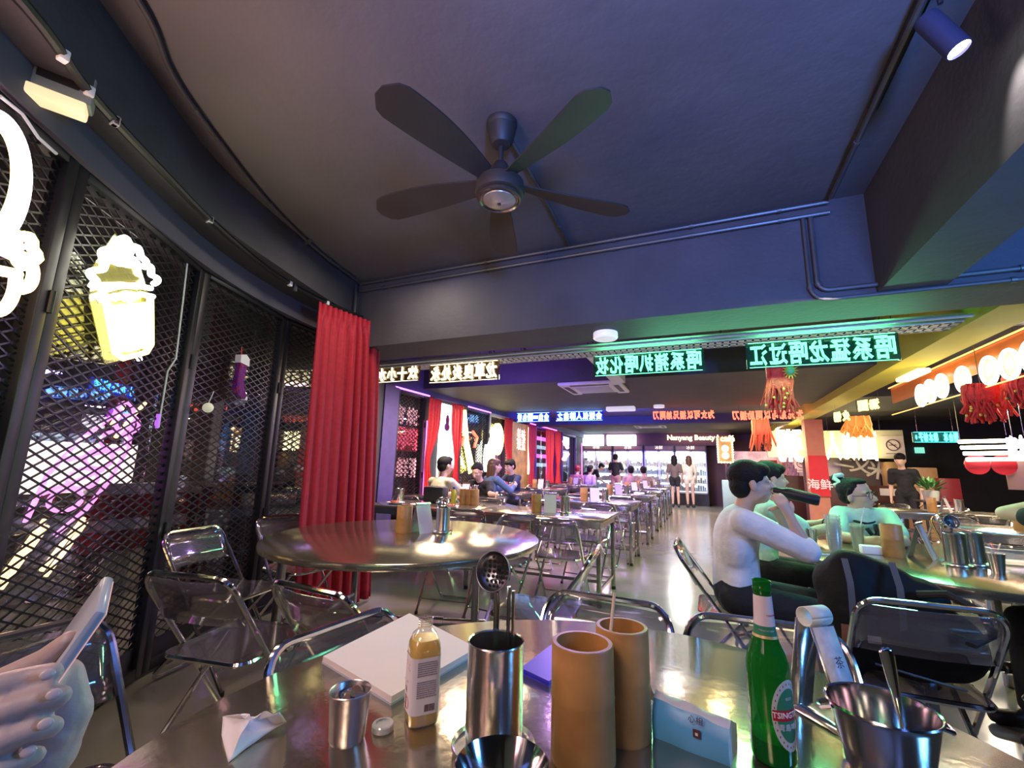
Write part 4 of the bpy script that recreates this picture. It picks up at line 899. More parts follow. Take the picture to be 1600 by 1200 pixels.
# ================================================================ FURNITURE
SEATM = clear('smoky_acrylic', tint=(.72, .70, .74), gloss=.07, rough=.08, body=(.18, .15, .17), bodyfac=.22)
def make_chair(seatm=SEATM, fr=CHROME):
    o = thing('folding_chair', 'clear plastic folding chair with chrome tube frame', 'chair')
    hw = .205; r = .0105
    def L(y, z): return (y, z)
    foot = (.22, 0.011); top = (-.27, .70)
    pts = [(-hw, foot[0], foot[1]), (-hw, top[0], top[1])]
    pts += [(-hw+.07*(1-math.cos(a)), -.27-.045*math.sin(a), .70+.075*math.sin(a)) for a in [PI/2*k/6 for k in range(1, 7)]]
    pts += [(-p[0], p[1], p[2]) for p in reversed(pts[1:])][0:]; pts.append((hw, foot[0], foot[1]))
    MB().tube(pts, r, 8).build('main_frame', fr, o)
    hr = .185; p2 = [(-hr, .13, .43), (-hr, -.22, .06)]+[(-hr+.045*(1-math.cos(a)), -.22-.03*math.sin(a), .06-.045*math.sin(a)) for a in [PI/2*k/5 for k in range(1, 6)]]
    p2 += [(-p[0], p[1], p[2]) for p in reversed(p2)]
    MB().tube(p2, r, 8).build('rear_frame', fr, o)
    MB().tube([(-hw, .16, .10), (hw, .16, .10)], .007, 6).build('stretcher', fr, o)
    # seat: rim and panel
    rim = []
    for cx, cy, a0 in ((.15, .16, 0), (-.15, .16, PI/2), (-.14, -.15, PI), (.14, -.15, 1.5*PI)):
        rim += [(cx+.05*math.cos(a0+PI/2*k/5), cy+.05*math.sin(a0+PI/2*k/5)) for k in range(6)]
    MB().tube([(x, y, .445) for x, y in rim], .010, 6, closed=True).build('seat_frame', fr, o)
    MB().prism([(x*.97, y*.97) for x, y in rim], .447, .454).build('seat', seatm, o)
    def bk(u, v):
        x = (u-.5)*2*(hw-.008); z = .585+.17*v; y = -.27+(.70-z)*.82*.62-.028*math.cos((u-.5)*PI)
        if v > .6: y += -.01*(v-.6)
        return (x, y, z)
    b = MB().grid(bk, 12, 3).build('backrest', seatm, o, smooth=80); md = b.modifiers.new('t', 'SOLIDIFY'); md.thickness = .006
    for s in (-1, 1):
        MB().lathe([(0, -.016), (.013, -.016), (.013, .016), (0, .016)], 10, T(s*(hw-.003), .02, .43) @ RY(PI/2)).build('hinge', DCHROME, o)
        MB().lathe([(0, 0), (.014, 0), (.014, .022), (0, .022)], 8, T(s*hw, .22, 0)).build('foot_cap', RUBBER, o)
    return o
chairs = Proto(make_chair)
def ch(x, y, rz, label, group=None): return chairs.put((x, y, 0), math.radians(rz), label, group)
TBR = .715
TTOP = mat('table_steel', (.50, .43, .33), .17, .90, noise=.22, nscale=3, bump=.04, bscale=30, color2=(.42, .37, .30))
def make_round(r):
    o = thing('round_table', 'round stainless steel table', 'table')
    MB().lathe([(0, .728), (r-.012, .728), (r-.006, .715), (r+.004, .715), (r+.008, .73), (r+.005, .745), (r-.004, .75), (0, .75)], 96).build('tabletop', TTOP, o)
    q = r*.62
    for sx in (-1, 1):
        for sy in (-1, 1): MB().bbox((sx*q-.018, sy*q-.018, 0), (sx*q+.018, sy*q+.018, .728), .004).build('leg', DCHROME, o)
        MB().tube([(sx*q, -q, .25), (sx*q, q, .25)], .014, 8).build('cross_bar', DCHROME, o)
        MB().tube([(-q, sx*q, .68), (q, sx*q, .68)], .013, 8).build('apron_bar', DCHROME, o)
    MB().tube([(-q, 0, .25), (q, 0, .25)], .022, 10, rad=None).tube([(-q*.5, 0, .25), (-q*.3, 0, .25)], .03, 10).tube([(q*.3, 0, .25), (q*.5, 0, .25)], .03, 10).build('stretcher', DCHROME, o)
    return o
T0 = Vector((-.16, .712, 0)); T1 = Vector((-1.76, 2.45, 0)); T2 = Vector((1.22, 3.24, 0))
t = make_round(TBR); t.location = T0; tag(t, 'round brassy steel table in front, with bottles, cups and tissues', 'table', 'round steel tables')
t = make_round(.83); t.location = T1; t.rotation_euler.z = .35; tag(t, 'large round steel table beside the crimson curtain', 'table', 'round steel tables')
t = make_round(.735); t.location = T2; t.rotation_euler.z = .2; tag(t, 'round steel table where the man in white leans', 'table', 'round steel tables')
def make_rect():
    o = thing('rectangular_table', 'steel table', 'table'); W, D = .67, .40
    MB().bbox((-W, -D, .722), (W, D, .75), .005).build('tabletop', TTOP, o)
    MB().box((-W+.04, -D+.04, .66), (W-.04, -D+.06, .722)).box((-W+.04, D-.06, .66), (W-.04, D-.04, .722)).box((-W+.04, -D+.04, .66), (-W+.06, D-.04, .722)).box((W-.06, -D+.04, .66), (W-.04, D-.04, .722)).build('apron', DCHROME, o, smooth=0)
    for sx in (-1, 1):
        for sy in (-1, 1):
            l = MB().bbox((sx*(W-.06)-.019, sy*(D-.06)-.019, .03), (sx*(W-.06)+.019, sy*(D-.06)+.019, .722), .003).build('leg', DCHROME, o)
            MB().lathe([(0, 0), (.021, 0), (.021, .03), (0, .03)], 8, T(sx*(W-.06), sy*(D-.06), 0)).build('foot_cap', RUBBER, l)
        MB().box((sx*(W-.06)-.01, -D+.06, .12), (sx*(W-.06)+.01, D-.06, .145)).build('cross_bar', DCHROME, o, smooth=0)
    MB().box((-W+.06, -.01, .12), (W-.06, .01, .145)).build('stretcher', DCHROME, o, smooth=0)
    return o
rects = Proto(make_rect)
# table sets
def make_bamboo():
    o = MB().lathe([(0, 0), (.050, 0), (.052, .004), (.0515, .09), (.0525, .094), (.0515, .098), (.051, .170), (.0495, .173), (.043, .173), (.043, .02), (0, .02)], 32).build('bamboo_cup', BAMBOO)
    return tag(o, 'bamboo cup', 'cup')
def make_menu():
    o = thing('menu_stand', 'menu stand', 'menu stand'); 
    M = Matrix(((0, 0, 1, 0), (1, 0, 0, 0), (0, 1, 0, 0), (0, 0, 0, 1)))
    MB().prism([(-.055, 0), (-.052, 0), (.002, .18), (-.001, .182)], -.06, .06, M).build('front_panel', mat('menu_pinkwhite', (.70, .60, .64), .5, noise=.08), o, smooth=0)
    MB().prism([(.055, 0), (.052, 0), (-.002, .18), (.001, .182)], -.06, .06, M).build('back_panel', mat('menu_grey', (.28, .27, .33), .4, .3, noise=.1), o, smooth=0)
    MB().tube([(-.06, 0, .184), (.06, 0, .184)], .009, 8).build('top_roll', STEEL, o)
    return o
def make_canister():
    o = thing('utensil_canister', 'steel canister', 'canister')
    MB().lathe([(0, 0), (.046, 0), (.0465, .003), (.0465, .157), (.0475, .161), (.0465, .163), (.0445, .161), (.0445, .01), (0, .01)], 40).build('cylinder', STEEL, o)
    MB().lathe([(.047, .0), (.064, .0), (.068, .008), (.067, .012), (.063, .006), (.047, .006)], 36).build('base_dish', STEEL, o)
    return o
def ladle(name, label, loc, lean, rz, holes, L=.27, r=.031, parent=None):
    """long handled serving ladle standing in a canister, bowl up"""
    o = thing(name, label, 'ladle', loc, rz); M = RX(lean)
    h = MB(); pts = [(0, 0, .008), (0, 0, L*.5), (0, -.004, L*.8), (0, -.010, L*.95)]
    h.grid(lambda u, v: M @ Vector(((u-.5)*(.012-.003*math.sin(v*PI)), .0+.003*math.cos((u-.5)*PI)-.010*max(0, v-.8)*5, .008+v*(L-.008))), 4, 10)
    hd = h.build('handle', CHROME, o, smooth=70); md = hd.modifiers.new('t', 'SOLIDIFY'); md.thickness = .0018
    N = 20; prof = [(r*math.sin(a), -r*math.cos(a)*.62) for a in [PI/2*k/6 for k in range(7)]]
    Mb = M @ T(0, -r*.55, L+r*.45) @ RX(math.radians(78))
    b = MB(); 
    if holes:
        hm = mat('sieve_hole', (.01, .01, .012), .5)
    b.lathe([(max(p[0], 1e-4), p[1]) for p in prof]+[(r*1.03, .001)], 28, Mb, cap=False)
    bw = b.build('bowl', mat('sieve_steel', (.30, .30, .32), .34, 1.0, noise=.1) if holes else CHROME, o); md = bw.modifiers.new('t', 'SOLIDIFY'); md.thickness = .0015
    if holes:
        g = MB()
        for i in range(-3, 4):
            for j in range(-3, 4):
                x, y = i*.0078, j*.0078; q = math.hypot(x, y)/r
                if q < .80: z = -r*.62*math.sqrt(1-q*q); g.lathe([(0, 0), (.0031, 0)], 6, Mb @ T(x, y, z+.0036)); g.lathe([(0, 0), (.0031, 0)], 6, Mb @ T(x, y, z-.0030))
        gg = g.build('sieve_holes', hm, o, smooth=0); gg['kind'] = 'stuff'
    return o
bam = Proto(make_bamboo); men = Proto(make_menu); can_ = Proto(make_canister)
ORD = ['first', 'second', 'third', 'fourth', 'fifth', 'sixth']
# aisle row of rectangular tables
ROWY = [4.46, 6.35, 8.12, 9.88, 11.6, 13.35]
for k, y in enumerate(ROWY):
    rects.put((-1.51, y, 0), 0, 'steel table, %s from the front in the row along the aisle' % ORD[k], 'aisle row of steel tables')
    for s, nm in ((-1, 'near'), (1, 'far')):
        for x, side in ((-1.83, 'window'), (-1.17, 'aisle')):
            if k == 0 and s == -1 and x < -1.5: continue
            yy = y+s*.50
            ch(x+random.uniform(-.04, .04), yy+random.uniform(-.04, .04), (0 if s < 0 else 180)+random.uniform(-7, 7), 'clear chair on the %s side of the %s aisle-row table, toward the %s' % (nm, ORD[k], side), 'clear folding chairs of the aisle row')
    bam.put((-1.58+.02*k, y-.10, .75), .3*k, 'bamboo cup on the %s steel table of the aisle row' % ORD[k], 'bamboo cups of the aisle row')
    men.put((-1.44+.02*k, y-.08, .75), .25+.1*k, 'pale folded menu stand on the %s steel table of the aisle row' % ORD[k], 'menu stands of the aisle row')
    can_.put((-1.30+.02*k, y-.03, .75), 0, 'steel utensil canister on the %s steel table of the aisle row' % ORD[k], 'utensil canisters of the aisle row')
# window-side tables
LT = [(-2.85, 4.40, 'nearest the crimson curtain, crowded with dishes'), (-3.35, 5.75, 'between the man in beige and the woman in black'), (-3.45, 7.25, 'of the couple in denim and black'), (-3.4, 9.2, 'in front of the golden poster'), (-3.4, 12.1, 'farthest one, near the stooping person')]
for k, (x, y, lab) in enumerate(LT):
    rects.put((x, y, 0), math.radians(4), 'window-side steel table '+lab, 'window-side steel tables')
    for s in (-1, 1):
        for xx in (x-.3, x+.3):
            if (k == 0 and s < 0): continue
            ch(xx, y+s*.49, (0 if s < 0 else 180)+random.uniform(-8, 8), 'clear chair %s the window-side table %s, %s the glass' % ('before' if s < 0 else 'behind', ['with dishes', 'of the man in beige', 'of the couple', 'by the golden poster', 'by the stooping person'][k], 'nearer' if xx < x else 'farther from'), 'clear folding chairs at the window tables')
    if k: 
        bam.put((x-.02, y+.1, .75), 0, 'bamboo cup on the window-side table '+['', 'of the man in beige', 'of the couple', 'by the golden poster', 'by the stooping person'][k], 'bamboo cups at the windows')
        men.put((x+.12, y+.12, .75), 0, 'menu stand on the window-side table '+['', 'of the man in beige', 'of the couple', 'by the golden poster', 'by the stooping person'][k], 'menu stands at the windows')
        can_.put((x+.26, y+.14, .75), 0, 'steel canister on the window-side table '+['', 'of the man in beige', 'of the couple', 'by the golden poster', 'by the stooping person'][k], 'canisters at the windows')
# dishes on the first window table
DISH = mat('plate_white', (.75, .73, .72), .3, noise=.05); FOODR = mat('red_food', (.5, .06, .03), .5, noise=.4, nscale=30); FOODG = mat('green_food', (.08, .3, .10), .5, noise=.4, nscale=30)
for i, (dx, dy, m, lab) in enumerate([(-.35, -.2, FOODR, 'plate of red food on the dish-crowded table, nearest the curtain'), (.0, -.25, FOODG, 'plate of green food on the dish-crowded table, middle of the near edge'), (.35, -.2, FOODR, 'plate of red food on the dish-crowded table, at the corner by the man')]):
    o = thing('plate', lab, 'plate', (-2.85+dx, 4.40+dy, .75)); MB().lathe([(0, 0), (.06, 0), (.10, .018), (.10, .022), (.06, .006), (0, .006)], 24).build('dish', DISH, o)
    b = MB(); 
    for k in range(9): a = random.uniform(0, 6.28); q = random.uniform(0, .05); b.ell((q*math.cos(a), q*math.sin(a), .016+.008*random.random()), (.024, .018, .014), 7, 5)
    f = b.build('food', m, o); f['kind'] = 'stuff'
o = can_.put((-3.26, 4.34, .75), 0, 'steel canister on the dish-crowded window-side table', 'canisters at the windows')
tag(MB().bbox((-.14, -.07, 0), (.14, .07, .19), .03).build('handbag', mat('dark_leather', (.03, .03, .035), .5, noise=.3)), 'dark handbag on the dish-crowded table', 'bag').location = (-2.95, 4.62, .75)
o = thing('drink_bottle', 'yellow labelled bottle with blue top on the dish-crowded table', 'bottle', (-2.68, 4.58, .75)); MB().lathe([(0, 0), (.03, 0), (.032, .01), (.032, .13), (.013, .17), (0, .17)], 16).build('body', mat('yellow_plastic', (.7, .6, .05), .4, noise=.2), o); MB().lathe([(.014, .17), (.014, .195), (0, .195)], 12).build('cap', mat('blue_cap', (.03, .08, .5), .4, noise=.1), o)
for i, dx in enumerate((-.58, -.50, -.44)): bam.put((-2.85+.85+dx, 4.64, .75), 0, ['left', 'middle', 'right'][i]+' one of three bamboo cups on the dish-crowded table', 'bamboo cups at the windows')
# round table set
bam.put((-1.85, 2.53, .75), 0, 'bamboo cup on the round table beside the crimson curtain')
o = men.put((-1.755, 2.60, .75), math.radians(75), 'tall folded menu stand on the round table by the curtain')
o = can_.put((-1.63, 2.66, .75), 0, 'steel canister holding shiny ladles on the round table by the curtain')
ladle('ladle', 'left shiny ladle in the canister on the round table by the curtain', (-1.65, 2.655, .762), math.radians(-9), .5, False, .17, .032)
ladle('ladle', 'right shiny ladle in the canister on the round table by the curtain', (-1.61, 2.655, .762), math.radians(-4), -.4, False, .17, .032)
# chairs of the round table by the curtain
g1 = 'clear chairs around the curtain-side round table'
ch(-1.83, 1.43, 10, 'clear chair nearest the mesh wall with its seat turned toward it', g1)
ch(-1.24, 1.52, -4, 'clear chair in front of the curtain-side round table, nearest our table', g1)
ch(-2.60, 1.90, -78, 'clear chair between the mesh wall and the curtain-side round table', g1)
ch(-2.74, 2.55, -95, 'clear chair against the crimson curtain', g1)
ch(-.86, 2.42, 95, 'clear chair on the aisle side of the curtain-side round table, back seen edge-on', g1)
ch(-1.55, 3.45, 172, 'clear chair behind the curtain-side round table', g1)
ch(-2.05, 3.52, 190, 'clear chair behind the curtain-side round table, close to the curtain', g1)
g0 = 'clear chairs around our table'
ch(-.60, .95, -96, 'clear chair tucked at the left rim of our table behind the notepad', g0)
ch(-.33, 1.26, 178, 'clear chair tucked behind our table, behind the bamboo cups', g0)
ch(.15, 1.24, 184, 'clear chair tucked behind our table, behind the green bottle', g0)
ch(-1.22, .57, -90, 'chrome and clear chair at the left frame edge behind the hands', g0)
g2 = 'clear chairs around the right round table'
ch(.14, 2.95, -90, 'clear chair the man in white sits on', g2)
ch(.66, 2.32, 2, 'clear chair with the black backpack on it', g2)
ch(1.20, 2.12, 5, 'clear chair at the right frame edge under the black bag', g2)
ch(1.02, 4.16, 186, 'clear chair of the woman in mint at the right round table', g2)
ch(.45, 3.86, 235, 'clear chair of the person hidden behind the man in white', g2)
# right-hand far tables
for k, (x, y, lab) in enumerate([(2.75, 5.5, 'behind the right round table, with the steel cup rack'), (2.9, 7.6, 'second one back on the right side'), (4.6, 5.9, 'against the black kitchen wall'), (4.7, 8.2, 'farthest back on the right side')]):
    rects.put((x, y, 0), math.radians(-3), 'steel table '+lab, 'right-side steel tables')
    for s in (-1, 1):
        for dx in (-.32, .32):
            ch(x+dx, y+s*.50, (0 if s < 0 else 180)+random.uniform(-10, 10), 'clear chair %s the right-side table %s, %s end' % ('before' if s < 0 else 'behind', ['with the cup rack', 'second back', 'by the black wall', 'farthest back'][k], 'column' if dx < 0 else 'right'), 'clear folding chairs on the right side')
    tx = ['with the cup rack', 'second back', 'by the black wall', 'farthest back'][k]
    bam.put((x-.2, y, .75), 0, 'bamboo cup on the right-side table '+tx, 'bamboo cups on the right'); men.put((x-.06, y+.02, .75), 1.0, 'menu stand on the right-side table '+tx, 'menu stands on the right'); can_.put((x+.08, y+.02, .75), 0, 'steel canister on the right-side table '+tx, 'canisters on the right')
# steel cup rack and bin
p = atz(1540, 800, .75); rk2 = thing('bin', 'black square bin carrying rows of stacked steel cups', 'bin', (3.15, 5.55, .75))
MB().bbox((-.26, -.16, 0), (.26, .16, .12), .02).build('body', FD, rk2); MB().box((-.27, -.17, .12), (.27, .17, .13)).build('shelf', STEEL, rk2, smooth=0)
cup0 = None
for i in range(7):
    for j in range(2):
        hgt = [1, 1, 2, 3, 2, 1, 1][i] if j else [1, 2, 2, 2, 1, 1, 1][i]
        for l in range(hgt):
            loc = (3.15-.23+.075*i, 5.47+.12*j, .882+.062*l)
            if cup0 is None: cup0 = tag(MB().lathe([(0, .09), (.022, .09), (.032, 0), (.034, 0), (.024, .092), (0, .092)], 14).build('steel_cup', STEEL), 'upturned steel cup stacked on the black bin at right', 'cup', 'stacked steel cups'); cup0.location = loc
            else:
                o = cup0.copy(); COL.objects.link(o); o.location = loc
            bpy.data.objects[(cup0 if (i, j, l) == (0, 0, 0) else o).name]['label'] = 'upturned steel cup, %s stack of the %s row on the bin, %s one' % (['first', 'second', 'third', 'fourth', 'fifth', 'sixth', 'seventh'][i], 'rear' if j else 'front', ['lowest', 'second', 'third'][l])
# items on the right round table
bam.put((.96, 3.26, .75), 0, 'wide bamboo cup on the right round table in front of the woman in mint')
o = men.put((1.10, 3.30, .75), math.radians(60), 'dark grey menu stand beside the bamboo cup on the right round table')
can_.put((1.17, 3.10, .75), 0, 'steel canister holding ladles on the right round table')
can_.put((1.27, 3.18, .75), 0, 'second steel canister, just right of the ladle canister')
ladle('ladle', 'ladle leaning left in the canister on the right round table', (1.16, 3.10, .762), math.radians(-12), 1.2, False, .19, .034)
ladle('ladle', 'ladle leaning toward the woman in the canister on the right round table', (1.18, 3.11, .762), math.radians(-7), .2, True, .19, .034)
p = atz(1306, 866, .75); CUPC = clear('clear_cup', tint=(.9, .9, .88), body=(.7, .7, .65), bodyfac=.35)
cs = thing('cup_stack', 'tall stack of clear plastic cups on the right round table', 'cups', (p.x, p.y, .75))
for k in range(8): MB().lathe([(.026, .0+.018*k), (.038, .085+.018*k), (.040, .087+.018*k), (.040, .090+.018*k)], 18, cap=False).build('cup', CUPC, cs)
p = atz(1342, 858, .75); dk = thing('iced_drink', 'iced drink with mint leaves and straw before the woman in mint', 'drink', (p.x, p.y, .75))
MB().lathe([(0, 0), (.028, 0), (.038, .15), (.036, .15), (.026, .004), (0, .004)], 20).build('cup', CUPC, dk); MB().lathe([(0, .005), (.026, .005), (.034, .12), (0, .12)], 18).build('drink', mat('mint_drink', (.25, .30, .22), .2, noise=.4, nscale=30), dk)
l = MB()
for k in range(7): a = k*.9; l.ell((.02*math.cos(a), .02*math.sin(a), .135), (.022, .014, .006), 8, 5, RZ(a))
l.build('mint_leaves', mat('mint_leaf', (.05, .35, .06), .5, noise=.3), dk)['kind'] = 'stuff'; MB().tube([(0, 0, .05), (.05, 0, .25)], .003, 6).build('straw', PAPER, dk)
p = atz(1350, 862, .75); tag(MB().bbox((-.05, -.035, 0), (.05, .035, .045), .006).build('paper_box', PAPER), 'small white printed paper box before the woman in mint', 'box').location = (p.x+.02, p.y-.06, .75)
p = atz(1283, 866, .75); ph = thing('phone', 'white phone lying at the table edge by the man', 'phone', (p.x, p.y, .75), .3); MB().bbox((-.075, -.036, 0), (.075, .036, .009), .004).build('case', WHITE, ph); MB().box((-.07, -.032, .009), (.07, .032, .0095)).build('screen', BLACK, ph, smooth=0)
p = atz(1560, 896, .75); cup0b = cup0.copy(); COL.objects.link(cup0b); cup0b.location = (p.x, p.y, .842); cup0b.rotation_euler = (PI, 0, 0); cup0b['label'] = 'single steel cup on the right round table near the edge'; del cup0b['group']
p = atz(1270, 850, .75); o = cup0.copy(); COL.objects.link(o); o.location = (p.x, p.y, .842); o.rotation_euler = (PI, 0, 0); o['label'] = 'steel cup on the right round table beside the man'; del o['group']
p = atz(1505, 872, .75); o = thing('phone', 'black phone lying on the right round table beside the canisters', 'phone', (p.x, p.y, .75), 1.4); MB().bbox((-.075, -.036, 0), (.075, .036, .009), .004).build('case', BLACK, o)
p = atz(1530, 850, .75); tray = thing('clear_box', 'clear empty plastic box at the right of the round table', 'box', (1.52, 3.36, .75)); MB().box((-.14, -.1, 0), (.14, .1, .006)).box((-.14, -.1, 0), (-.135, .1, .08)).box((.135, -.1, 0), (.14, .1, .08)).box((-.14, .095, 0), (.14, .1, .08)).box((-.14, -.1, 0), (.14, -.095, .08)).build('tub', CLEAR, tray, smooth=0)
# ================================================================ OUR TABLE
def napkin():
    pts = []; p0 = [atz(348, 1120, .76), atz(372, 1116, .785), atz(402, 1124, .775), atz(436, 1114, .79), atz(447, 1130, .755), atz(412, 1150, .752), atz(385, 1168, .752), atz(357, 1190, .752), atz(346, 1150, .752)]
    c = sum(p0, Vector())/len(p0)+Vector((0, 0, .018)); mb = MB(); n = 36; rings = 9; vs = []; P = []
    L = len(p0)
    for j in range(rings):
        for i in range(n):
            t = i*L/n; a = int(t) % L; q = p0[a].lerp(p0[(a+1) % L], t-int(t)); f_ = (j+1)/rings; v = c.lerp(q, f_)
            v.z += .004*math.sin(1.7*t+f_*5)*math.sin(f_*PI)+.002*math.sin(9*f_+1.3*t); v.z = max(v.z, .7512); vs.append(v)
    vs.append(c); fs = [(n*rings, i, (i+1) % n) for i in range(n)]
    for j in range(rings-1):
        for i in range(n): fs.append((j*n+i, (j+1)*n+i, (j+1)*n+(i+1) % n, j*n+(i+1) % n))
    o = mb.add(vs, fs).build('paper_napkin', PAPER, smooth=50); md = o.modifiers.new('t', 'SOLIDIFY'); md.thickness = .001; md.offset = 1
    return tag(o, 'crumpled white paper napkin at the left of our table', 'napkin')
napkin()
BRUSH = mat('satin_steel', (.66, .62, .62), .30, 1.0, noise=.06, nscale=60, bump=.03, bscale=80)
cu = thing('steel_cup', 'small satin steel cup filled with bottle caps and scraps', 'cup', (-.565, .655, .75))
MB().lathe([(0, 0), (.027, 0), (.0285, .004), (.0335, .072), (.0345, .0735), (.0335, .075), (.032, .073), (.0275, .008), (0, .008)], 44).build('body', BRUSH, cu)
rn = random.Random(11); 
for k in range(11):
    a = rn.uniform(0, 2*PI); q = rn.uniform(0, .017); M = T(q*math.cos(a), q*math.sin(a), .056+.008*rn.random()) @ Euler((rn.uniform(-.9, .9), rn.uniform(-.9, .9), 0)).to_matrix().to_4x4()
    MB().lathe([(0, .004), (.008, .004), (.0105, 0), (.0118, -.003), (.010, -.002), (.008, .002), (0, .0025)], 14, M).build('bottle_cap', (CHROME, mat('scrap_brown', (.15, .07, .05), .5, noise=.4, nscale=60), PAPER)[k % 3], cu)
jl = thing('bottle_lid', 'small white plastic lid lying beside the steel cup', 'lid', (-.528, .70, .75)); MB().lathe([(0, 0), (.0165, 0), (.0185, .002), (.0185, .010), (.017, .012), (.013, .012), (.012, .010), (0, .010)], 32).build('cap', clear('milky_plastic', tint=(.9, .9, .85), body=(.8, .8, .72), bodyfac=.7), jl)
# notepad
nb = [atz(505, 1025, .765), atz(612, 1088, .765), atz(745, 1012, .765), atz(640, 958, .765)]
npd = thing('notepad', 'pinkish white square notepad on our table behind the juice bottle', 'notepad', (nb[0]+nb[2])/2-Vector((0, 0, .015)))
loc = Vector(npd.location); poly = [((p-loc).x, (p-loc).y) for p in nb]; ar = sum(poly[i][0]*poly[(i+1) % 4][1]-poly[(i+1) % 4][0]*poly[i][1] for i in range(4))
if ar < 0: poly = poly[::-1]
MB().prism(poly, .004, .015).build('pages', mat('pad_paper', (.78, .68, .66), .7, noise=.04), npd, smooth=0); MB().prism([(x*1.01, y*1.01) for x, y in poly], 0, .004).build('cover', mat('pad_cover', (.45, .50, .60), .5, noise=.1), npd, smooth=0)
# juice bottle
jb = thing('juice_bottle', 'open square bottle of yellow juice with a white printed label', 'bottle', (-.487, .752, .75), math.radians(50))
def sq(s, k, z, n=36, e=4.0):
    return [((abs(math.cos(a))**(2/e))*math.copysign(s, math.cos(a)), (abs(math.sin(a))**(2/e))*math.copysign(s, math.sin(a)), z) for a in [2*PI*i/n for i in range(n)]]
def loft(secs, n=36):
    vs = []; fs = []
    for s in secs: vs += s
    for j in range(len(secs)-1):
        for i in range(n): fs.append((j*n+i, j*n+(i+1) % n, (j+1)*n+(i+1) % n, (j+1)*n+i))
    fs.append(tuple(range(n))[::-1]); fs.append(tuple(range((len(secs)-1)*n, len(secs)*n))); return vs, fs
PET = clear('clear_pet', tint=(.93, .92, .88), gloss=.10, rough=.06, body=(.85, .8, .7), bodyfac=.10)
JU = mat('yellow_juice', (.95, .62, .10), .15, emit=(1, .6, .08), estr=.0, coat=.5); JU.node_tree.nodes['Principled BSDF'].inputs['Subsurface Weight'].default_value = .3
S = [(.024, 0, 4), (.0265, .004, 4.5), (.027, .12, 4.5), (.0262, .130, 3.5), (.021, .145, 2.6), (.0145, .152, 2), (.0125, .155, 2)]
vs, fs = loft([sq(s, 0, z, e=e) for s, z, e in S]+[sq(.0125, 0, .168, e=2), sq(.0138, 0, .169, e=2), sq(.0138, 0, .171, e=2), sq(.0122, 0, .172, e=2)])
MB().add(vs, fs[:-1]).build('bottle', PET, jb, smooth=50)
for z in (.157, .161, .165): MB().tube([(.0128*math.cos(a*PI/12), .0128*math.sin(a*PI/12), z+.0001*a) for a in range(24)], .0008, 5, closed=True).build('neck_thread', PET, jb)
vs, fs = loft([sq(s*.955, 0, z, e=e) for s, z, e in [(.024, .002, 4), (.0265, .005, 4.5), (.027, .12, 4.5), (.0262, .130, 3.5), (.0235, .137, 3)]]); MB().add(vs, fs).build('juice', JU, jb, smooth=50)
LBL = mat('label_white', (.74, .68, .76), .5, noise=.03)
vs, fs = loft([sq(.0274, 0, .022, e=4.5), sq(.0275, 0, .112, e=4.5)]); MB().add(vs, fs[:-2]).build('label', LBL, jb, smooth=50)
LI = mat('label_ink', (.25, .22, .30), .6, noise=.1); LR = mat('label_red', (.75, .12, .15), .6, noise=.2)
rn = random.Random(4); tx = MB()
for k in range(17):
    z = .104-.0034*k; 
    if k in (7, 8): continue
    x = -.018
    while x < .016:
        w_ = rn.uniform(.001, .004); tx.box((x, -.02795, z), (min(x+w_, .018), -.02775, z+.0016)); x += w_+.0007
tx.build('fine_print', LI, jb, smooth=0)['kind'] = 'stuff'
bc = MB(); x = -.003
while x < .015: w_ = rn.uniform(.0003, .0010); bc.box((x, -.02795, .027), (x+w_, -.02775, .038)); x += w_+rn.uniform(.0004, .0009)
bc.build('barcode', INK, jb, smooth=0)['kind'] = 'stuff'
cc = MB()
for k, ch_ in enumerate('乌龙茶'): 
    o = put_text(ch_, .011, INK, 'character', jb, (-.02795, .004, .055-.013*k), (PI/2, 0, -PI/2), .0001)
fl = MB()
for k in range(16): z = rn.uniform(.03, .108); y = rn.uniform(-.014, .016); a = rn.uniform(0, 3); fl.prism([(-.0022, 0), (0, -.0009), (.0026, 0), (0, .0012)], 0, .0002, T(-.0277, y, z) @ RY(-PI/2) @ RZ(a))
fl.build('printed_petals', LR, jb, smooth=0)['kind'] = 'stuff'
MB().tube([(-.0279, -.004+.0085*math.cos(a*PI/10), .036+.0085*math.sin(a*PI/10)) for a in range(20)], .0005, 4, closed=True).build('printed_ring', LR, jb)
# near canister with sieve ladle
nc = can_.put((-.335, .735, .75), 0, 'tall steel canister with ladles in the middle of our table')
ladle('ladle', 'dark perforated ladle standing in the steel canister on our table', (-.340, .735, .762), math.radians(-2), math.radians(-6), True, .245, .0325)
o = thing('spoon', 'upturned slim steel spoon beside the perforated ladle in the steel canister', 'spoon', (-.322, .748, .762), math.radians(4))
MB().tube([(0, 0, .012), (.002, 0, .13), (.001, .004, .232)], .0032, 8).tube([(.008, .003, .012), (.010, .003, .13), (.009, .006, .226)], .0028, 8).build('handle', CHROME, o); MB().ell((.004, 0, .012), (.014, .006, .012), 12, 8).build('bowl', CHROME, o)
bw = thing('steel_bowl', 'small shiny steel bowl at the bottom edge of the frame', 'bowl', (-.26, .60, .756))
MB().lathe([(0, 0), (.03, 0), (.034, .004), (.052, .045), (.060, .062), (.0615, .064), (.060, .0655), (.050, .047), (.032, .008), (0, .006)], 56).build('body', CHROME, bw)
tag(MB().lathe([(0, 0), (.012, 0), (.022, .004), (.023, .0055), (.011, .002), (0, .002)], 28).build('sauce_dish', CHROME), 'tiny steel dish between the bamboo cups and the frame bottom', 'dish').location = atz(915, 1203, .75)
